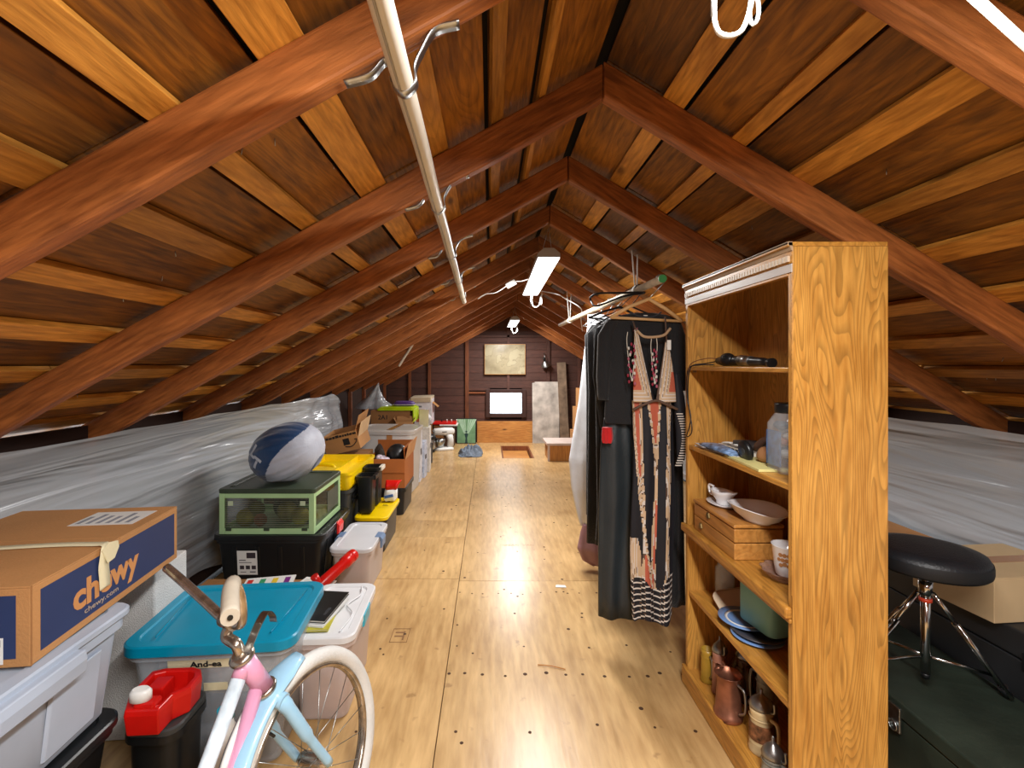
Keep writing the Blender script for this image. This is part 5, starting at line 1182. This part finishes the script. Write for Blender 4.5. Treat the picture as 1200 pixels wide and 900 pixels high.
obj('neck_label', box(BM(), -.009, .009, -.001, 0, 0, .012), m_white, bl, loc=(.665, -.018, 1.452)); obj('neckline', tube(BM(), spline([(.60, -.012, 1.478), (.63, -.02, 1.462), (.67, -.022, 1.455), (.71, -.02, 1.462), (.735, -.012, 1.478)]), .003, 6), mat('neck trim', '3c3e44', .8), bl)
garment('black_dress', 'long plain black dress hanging right behind the patterned dress', 'dress', [(1.44, .66, .80, 2.145, .012), (1.38, .62, .85, 2.145, .018), (1.0, .64, .86, 2.14, .022), (.5, .65, .865, 2.13, .026), (.185, .65, .87, 2.13, .028)], m_blackc, None, 8, .008, 3)
garment('dark_trousers', 'dark slate smooth skirt hanging left of the patterned dress', 'skirt', [(1.02, .50, .62, 2.09, .02), (.9, .485, .63, 2.09, .03), (.6, .475, .635, 2.09, .032), (.155, .475, .64, 2.09, .034)], m_leath, None, 5, .010, 5)
sl = thing('black_cardigan', 'black knitted cardigan with long sleeve left of the blouse', 'cardigan', (0, 2.27, 0))
garment('body', '', '', [(1.47, .60, .72, 0, .015), (1.42, .49, .86, 0, .03), (1.2, .50, .86, 0, .038), (.55, .51, .86, 0, .04), (.40, .50, .86, 0, .04)], m_blackc, None, 6, .008, 6, parent=sl)
garment('sleeve', '', '', [(1.42, .485, .57, -.06, .035), (1.2, .475, .56, -.07, .037), (1.02, .50, .60, -.07, .036), (.955, .51, .62, -.07, .03)], mat('black ribbed knit', '1f2226', .9, bump=.4, bs=250), None, 5, .006, 7, 40, parent=sl)
garment('red_cuff', 'bright red knitted cuff showing below the black cardigan sleeve', 'garment', [(.985, .480, .522, 2.04, .014), (.955, .477, .526, 2.04, .016), (.935, .477, .526, 2.04, .016), (.918, .481, .521, 2.04, .014)], m_redc, None, 6, .006, 1, 40)
garment('grey_top', 'grey striped top peeking out left of the black cardigan', 'top', [(1.48, .585, .70, 2.40, .012), (1.44, .54, .78, 2.40, .025), (1.30, .525, .78, 2.40, .03), (1.15, .54, .78, 2.40, .03)], m_grc, None, 9, .010, 2)
garment('black_coat', 'long black coat hanging behind the grey striped top', 'coat', [(1.48, .58, .72, 2.56, .02), (1.42, .52, .84, 2.56, .04), (1.1, .53, .86, 2.56, .05), (.30, .52, .88, 2.56, .05)], m_blackc, None, 6, .012, 8)
garment('black_coat', 'black coat hanging between the long coat and the white gown', 'coat', [(1.48, .58, .72, 2.72, .02), (1.42, .54, .84, 2.72, .04), (1.1, .55, .86, 2.72, .045), (.40, .55, .86, 2.72, .045)], m_blackc, None, 6, .012, 9)
garment('white_gown', 'white sheer gown, furthest garment on the rod, flaring left', 'gown', [(1.56, .60, .70, 2.93, .02), (1.50, .60, .80, 2.93, .04), (1.30, .575, .82, 2.93, .05), (1.03, .545, .82, 2.93, .06), (.80, .505, .82, 2.93, .07), (.67, .485, .82, 2.93, .075), (.50, .50, .82, 2.93, .07), (.34, .535, .80, 2.93, .06), (.27, .555, .78, 2.93, .05)], m_whc, None, 7, .014, 4)
garment('pink_bag', 'dusty pink satin bag hanging low beneath the white gown', 'bag', [(.285, .565, .70, 2.90, .02), (.24, .55, .72, 2.90, .035), (.14, .53, .73, 2.90, .05), (.07, .56, .73, 2.90, .04), (.035, .62, .72, 2.90, .02)], m_pnk, None, 5, .008, 3)
hanger('black plastic hanger hooked on the rod behind the wooden one', 2.42, (.66, 1.545), (.50, 1.49), (.80, 1.46), m_black, .006, hookm=m_black)
hanger('black hanger carrying the black cardigan', 2.27, (.67, 1.530), (.51, 1.445), (.84, 1.445), m_black, .004, hookm=m_black)
for y, lb in ((2.56, 'black hanger carrying the long black coat'), (2.72, 'black hanger carrying the coat beside the white gown'), (2.93, 'wire hanger carrying the white gown')): hanger(lb, y, (.66, 1.53), (.57, 1.49), (.80, 1.47), m_black if y < 2.9 else m_steel, .003)
obj('hanger_loop', tube(BM(), spline([(.50, 2.36, 1.565), (.515, 2.30, 1.535), (.62, 2.22, 1.57), (.70, 2.16, 1.578), (.62, 2.26, 1.592), (.53, 2.33, 1.600), (.498, 2.36, 1.585), (.50, 2.36, 1.565)]), .005, 8), m_black, label='bent black plastic hanger lying across the rod', category='hanger')

# patterned maxi dress: stripes, coral and navy
cols = [mat('dress navy', '14141c', .7, var=.05), mat('dress beige', 'c4a888', .7, var=.05), mat('dress coral', 'b85c44', .7, var=.05), mat('dress white', 'cfc6bd', .7, var=.04), mat('dress brown', '5b4436', .7, var=.05)]
dr = thing('patterned_dress', 'long patterned dress in navy, beige stripes and coral, nearest on the rod', 'dress', (0, 1.975, 0))
def stripe(d):
    k = (d*46) % 1.0
    return 1 if k < .45 else (3 if k < .7 else (4 if k < .82 else 1))
def dress_col(u, z):
    t_ = (1.10-z)/.90
    hem = .36+.02*math.sin(u*9)+.05*(abs(u-.42)-.2)
    if z < hem:
        k = (z/.024+.25*math.sin(u*14)) % 1; return 3 if k < .26 else (4 if .5 < k < .58 else 0)
    w1, w2, w3 = .035+.03*math.sin(t_*9+1)**2, .035+.025*math.sin(t_*8)**2, .04+.03*math.sin(t_*7+2)**2
    c1 = .11+.28*t_**1.2; c2 = .50+.05*math.sin(t_*5); c3 = .86-.08*t_
    if t_ < .34: w2 = max(w2, .17*(1-t_/.34)); w1 = max(w1, .11*(1-t_*.9))
    lo = (t_-.62)/.22
    if lo > 0: w1 = max(w1, .04+.10*lo); w2 = max(w2, .03+.06*max(0, lo*1.3-.2))
    for i, (c, w) in enumerate(((c1, w1), (c2, w2), (c3, w3))):
        d = abs(u-c)
        if d < w:
            if w > .075 and d < w-.055: return 2
            if i == 1 and .45 < t_ < .76 and u > c+.0 and d < w*.75: return 2
            return stripe(w-d)
    if u < .12+.22*(lo if lo > 0 else -9): return stripe(u)
    return 0
rows = []; NZ, NA = 150, 132; bm = BM(); V = []; zt = 1.105
for i in range(NZ+1):
    z = zt-(zt-.205)*i/NZ; t_ = i/NZ; row = []
    x0 = .588+.006*math.sin(t_*7)-.004*t_; x1 = .755+.012*math.sin(t_*5)*t_+.008*t_
    for k in range(NA):
        a = 2*PI*k/NA; f = .020+.008*t_+(.003+.008*t_)*math.sin(6*a+1.2*math.sin(t_*3))
        zz = z + (.018*math.sin(3*a+.8)+.015*math.cos(a*2))*t_**3
        row.append(bm.verts.new(((x0+x1)/2+(x1-x0)/2*math.cos(a), f*math.sin(a)*1.0, zz)))
    V.append(row)
for i in range(NZ):
    for k in range(NA):
        fc = bm.faces.new((V[i][k], V[i][(k+1) % NA], V[i+1][(k+1) % NA], V[i+1][k])); fc.smooth = True
        c = fc.calc_center_median(); fc.material_index = dress_col((c.x-.585)/.175, zt-(zt-.205)*(i+.5)/NZ)
bm.faces.new(V[0])
obj('skirt', bm, cols, dr)
for nm, (b0, b1, t0, t1, zt_) in (('bodice_left', (.585, .674, .590, .604, 1.395)), ('bodice_right', (.676, .760, .715, .728, 1.345))):
    bm = BM(); V = []; n1, n2 = 60, 30
    for i in range(n1+1):
        t_ = i/n1; z = 1.10+(zt_-1.10)*t_; row = []
        inner0, outer0 = (b1, b0) if nm == 'bodice_left' else (b0, b1)
        e = t_
        xa = b0+(t0-b0)*(e if nm == 'bodice_right' else e**1.5); xb = b1+(t1-b1)*(e if nm == 'bodice_left' else e**1.5)
        for j in range(n2+1): row.append(bm.verts.new((xa+(xb-xa)*j/n2, -.026-.012*math.sin(PI*j/n2)*(1-t_), z-.012*math.cos((xa+(xb-xa)*j/n2-.67)*16)*0)))
        V.append(row)
    for i in range(n1):
        for j in range(n2):
            fc = bm.faces.new((V[i][j], V[i][j+1], V[i+1][j+1], V[i+1][j])); fc.smooth = True; t_ = (i+.5)/n1; s2 = (j+.5)/n2
            sv = s2 if nm == 'bodice_left' else 1-s2       # 1 on the V side
            dd = min(.09*(1-sv)*(1-t_*.6)+.0, 1); kk = min((1-sv)*.09*(1-t_*.75), (t_)*.29)
            if sv > .90: mi_ = 0 if nm == 'bodice_left' else 4
            elif kk > .046 and t_ < .5: mi_ = 2
            else: mi_ = stripe(kk*1.6)
            fc.material_index = mi_
    o = obj('bodice_panel', bm, cols, dr); so = o.modifiers.new('s', 'SOLIDIFY'); so.thickness = .004
obj('empire_band', tube(BM(), spline([(.583, -.028, 1.068), (.62, -.036, 1.088), (.672, -.038, 1.106), (.72, -.036, 1.090), (.765, -.028, 1.070)]), .0055, 8), cols[4], dr)
obj('strap', tube(BM(), [(.597, -.025, 1.39), (.592, -.0, 1.43)], .004, 6), cols[4], dr); obj('strap', tube(BM(), [(.722, -.025, 1.34), (.724, -.005, 1.43), (.725, .0, 1.45)], .0035, 6), cols[4], dr)
obj('neck_ties', tube(BM(), spline([(.60, -.03, 1.39), (.63, -.04, 1.365), (.70, -.04, 1.37), (.735, -.03, 1.40)]), .006, 6), mat('cream cord', 'b89a78', .7), dr)
obj('price_tag', box(BM(), -.008, .008, -.001, .001, -.04, .0), m_white, dr, loc=(.727, -.036, 1.352), label='small white tag')
bm = BM()
for k in range(22):
    z = 1.05-k*.010; x = .772+.022*math.sin(k*.16); box(bm, x-.012, x+.014, -.03, -.027, z, z+.004)
obj('flutter_sleeve', garment('flutter_base', '', '', [(1.22, .755, .775, -.01, .01), (1.12, .755, .80, -.01, .014), (.98, .765, .815, -.01, .015), (.86, .77, .80, -.01, .012)], cols[0], None, 4, .004, 3, 30, parent=dr).data and bm, cols[3], dr)
for ch in dr.children:
    if ch.name.startswith('flutter_base'): ch.name = 'flutter_sleeve'
    elif ch.name.startswith('flutter_sleeve'): ch.name = 'sleeve_bars'
def neckl(name, label, x, y, z0, z1, w):
    t = thing(name, label, 'necklace', (x, y, 0)); obj('string', tube(BM(), spline([(-w*.3, 0, z0+.05), (-w*.35, 0, z0), (0, -.004, z1+.02), (w*.35, 0, z0), (w*.3, 0, z0+.05)]), .0015, 6), m_offw, t)
    ms = [mat('crimson bead', '8e1a34', .4), mat('rose bead', 'a8566a', .4), mat('pearl bead', 'c8c4bc', .3)]
    n_ = 20
    for k in range(n_):
        z = z0-(z0-z1)*k/(n_-1); obj('bead', sphere(BM(), (w*.28*math.sin(k*2.4), -.006+.004*math.cos(k*1.7), z), (.0048, .004, .0075), None, 10, 8), ms[(k*7) % 3 if k % 3 else 0], t)
neckl('bead_necklace', 'crimson and rose bead necklace hanging at the left of the V neck', .573, 1.935, 1.335, 1.175, .05)
neckl('bead_necklace', 'longer crimson bead necklace hanging inside the V neck', .665, 1.935, 1.31, 1.165, .035)
obj('star_pendant', prism(BM(), [(.014*(1 if k % 2 else .45)*math.cos(k*PI/5+PI/10), .014*(1 if k % 2 else .45)*math.sin(k*PI/5+PI/10)) for k in range(10)], -.003, .003), mat('dull rose brooch', '8a4a50', .4), label='small dull pink star brooch on the black blouse', category='brooch', loc=(.615, 2.012, 1.398))

# ------------------------------------------------------------------ gable end things
t = thing('wall_chart', 'tan topographic print pinned high on the gable wall', 'picture', (.245, 7.728, 1.10)); w, h = .66, .49
def chart_mat():
    m, N, L, P = new_mat('old chart print'); tc = N.new('ShaderNodeTexCoord'); n1 = N.new('ShaderNodeTexNoise'); n1.inputs['Scale'].default_value = 3.5; n1.inputs['Detail'].default_value = 3
    L.new(tc.outputs['Object'], n1.inputs[0]); r = N.new('ShaderNodeValToRGB'); e = r.color_ramp.elements
    e[0].position = .35; e[0].color = c4('8c8268'); e[1].position = .7; e[1].color = c4('b5ab8e'); x = e.new(.5); x.color = c4('a59b7e'); y = e.new(.515); y.color = c4('8f856a'); z = e.new(.53); z.color = c4('aaa184')
    L.new(n1.outputs['Fac'], r.inputs[0]); L.new(r.outputs[0], P.inputs['Base Color']); P.inputs['Roughness'].default_value = .12; return m
obj('chart_board', box(BM(), -w/2, w/2, 0, .012, 0, h), m_pine, t); obj('chart_print', box(BM(), -w/2+.006, w/2-.006, -.0012, 0, .006, h-.006), chart_mat(), t)
t = thing('plywood_offcut', 'low knotty plywood board standing under the window', 'board', (.245, 7.715, 0)); t.rotation_euler = R3(-3, 0, 0)
obj('board_face', box(BM(), -.45, .45, 0, .018, 0, .345), m_pine, t, bevel=.002)
t = thing('drywall_panel', 'pale grey drywall panel leaning on the gable right of window', 'panel', (.895, 7.66, 0)); t.rotation_euler = R3(-3, 0, 0)
obj('panel_face', prism(BM(), [(-.21, 0), (.17, 0), (.22, .10), (.22, .97), (.21, .985), (-.17, .985), (-.17, .97), (-.21, .965)], 0, .012), mat('dusty grey drywall', 'c4bdb4', .8, var=.25, vs=6), t)
t = thing('leaning_plank', 'tall weathered plank leaning on the gable beside the drywall', 'plank', (1.20, 7.62, 0)); t.rotation_euler = R3(-4, -2, 0)
obj('plank_face', box(BM(), -.07, .07, 0, .03, 0, 1.30), mat('weathered grey wood', '85705c', .8, var=.25, vs=9), t, bevel=.002)
obj('thin_pole', tube(BM(), [(0, 0, 0), (.14, .12, 1.08)], .012, 10), m_steel, label='thin grey metal pole leaning right of the weathered plank', category='pole', loc=(1.36, 7.60, .005))
t = thing('clamp_lamp', 'dull metal clamp lamp with cone shade on the gable wall', 'lamp', (.88, 7.66, 1.32))
ML = Matrix.Rotation(math.radians(-14), 4, 'Y') @ Matrix.Rotation(math.radians(18), 4, 'X')
obj('shade', lathe(BM(), [(.075, -.09), (.07, -.075), (.045, -.03), (.022, -.01), (.02, .0), (.018, -.008), (.04, -.032), (.068, -.078)], seg=28, M=ML, cap0=False, cap1=False), m_steel, t); obj('socket', lathe(BM(), [(.02, -.01), (.02, .05), (.012, .06)], seg=16, M=ML), m_black, t)
obj('clamp', tube(BM(), [(0, 0, .05), (0, .03, .10), (0, .07, .12)], .008, 8), m_steel, t)
t = thing('wooden_step', 'small wooden box step with pale top right of the floor hatch', 'box step', (1.0, 6.45, 0))
obj('box_body', box(BM(), -.23, .23, -.22, .22, 0, .205), wood('orange box wood', 'a0642a', 'c4863e', axis=2, rough=.5, lines=10, ring=.4, tint=.05), t, bevel=.002); obj('pale_top', box(BM(), -.26, .26, -.245, .245, .205, .235), mat('pale pinkish board', 'cbb8ae', .6, var=.06), t, bevel=.003)
obj('corner_post', box(BM(), -.245, -.22, -.235, -.2, 0, .205), mat('pale pinkish board', 'cbb8ae'), t)
for x, y, w, d, h, z, lb in ((1.36, 6.95, .34, .34, .30, 0, 'bottom carton of the far right stack by the gable'), (1.40, 6.97, .32, .32, .34, .302, 'middle carton of the far right stack'), (1.44, 6.98, .30, .3, .27, .644, 'top carton of the far right stack under the rafters')):
    carton('cardboard_box', lb, (x, y, z), random.uniform(-5, 5), w, d, h)
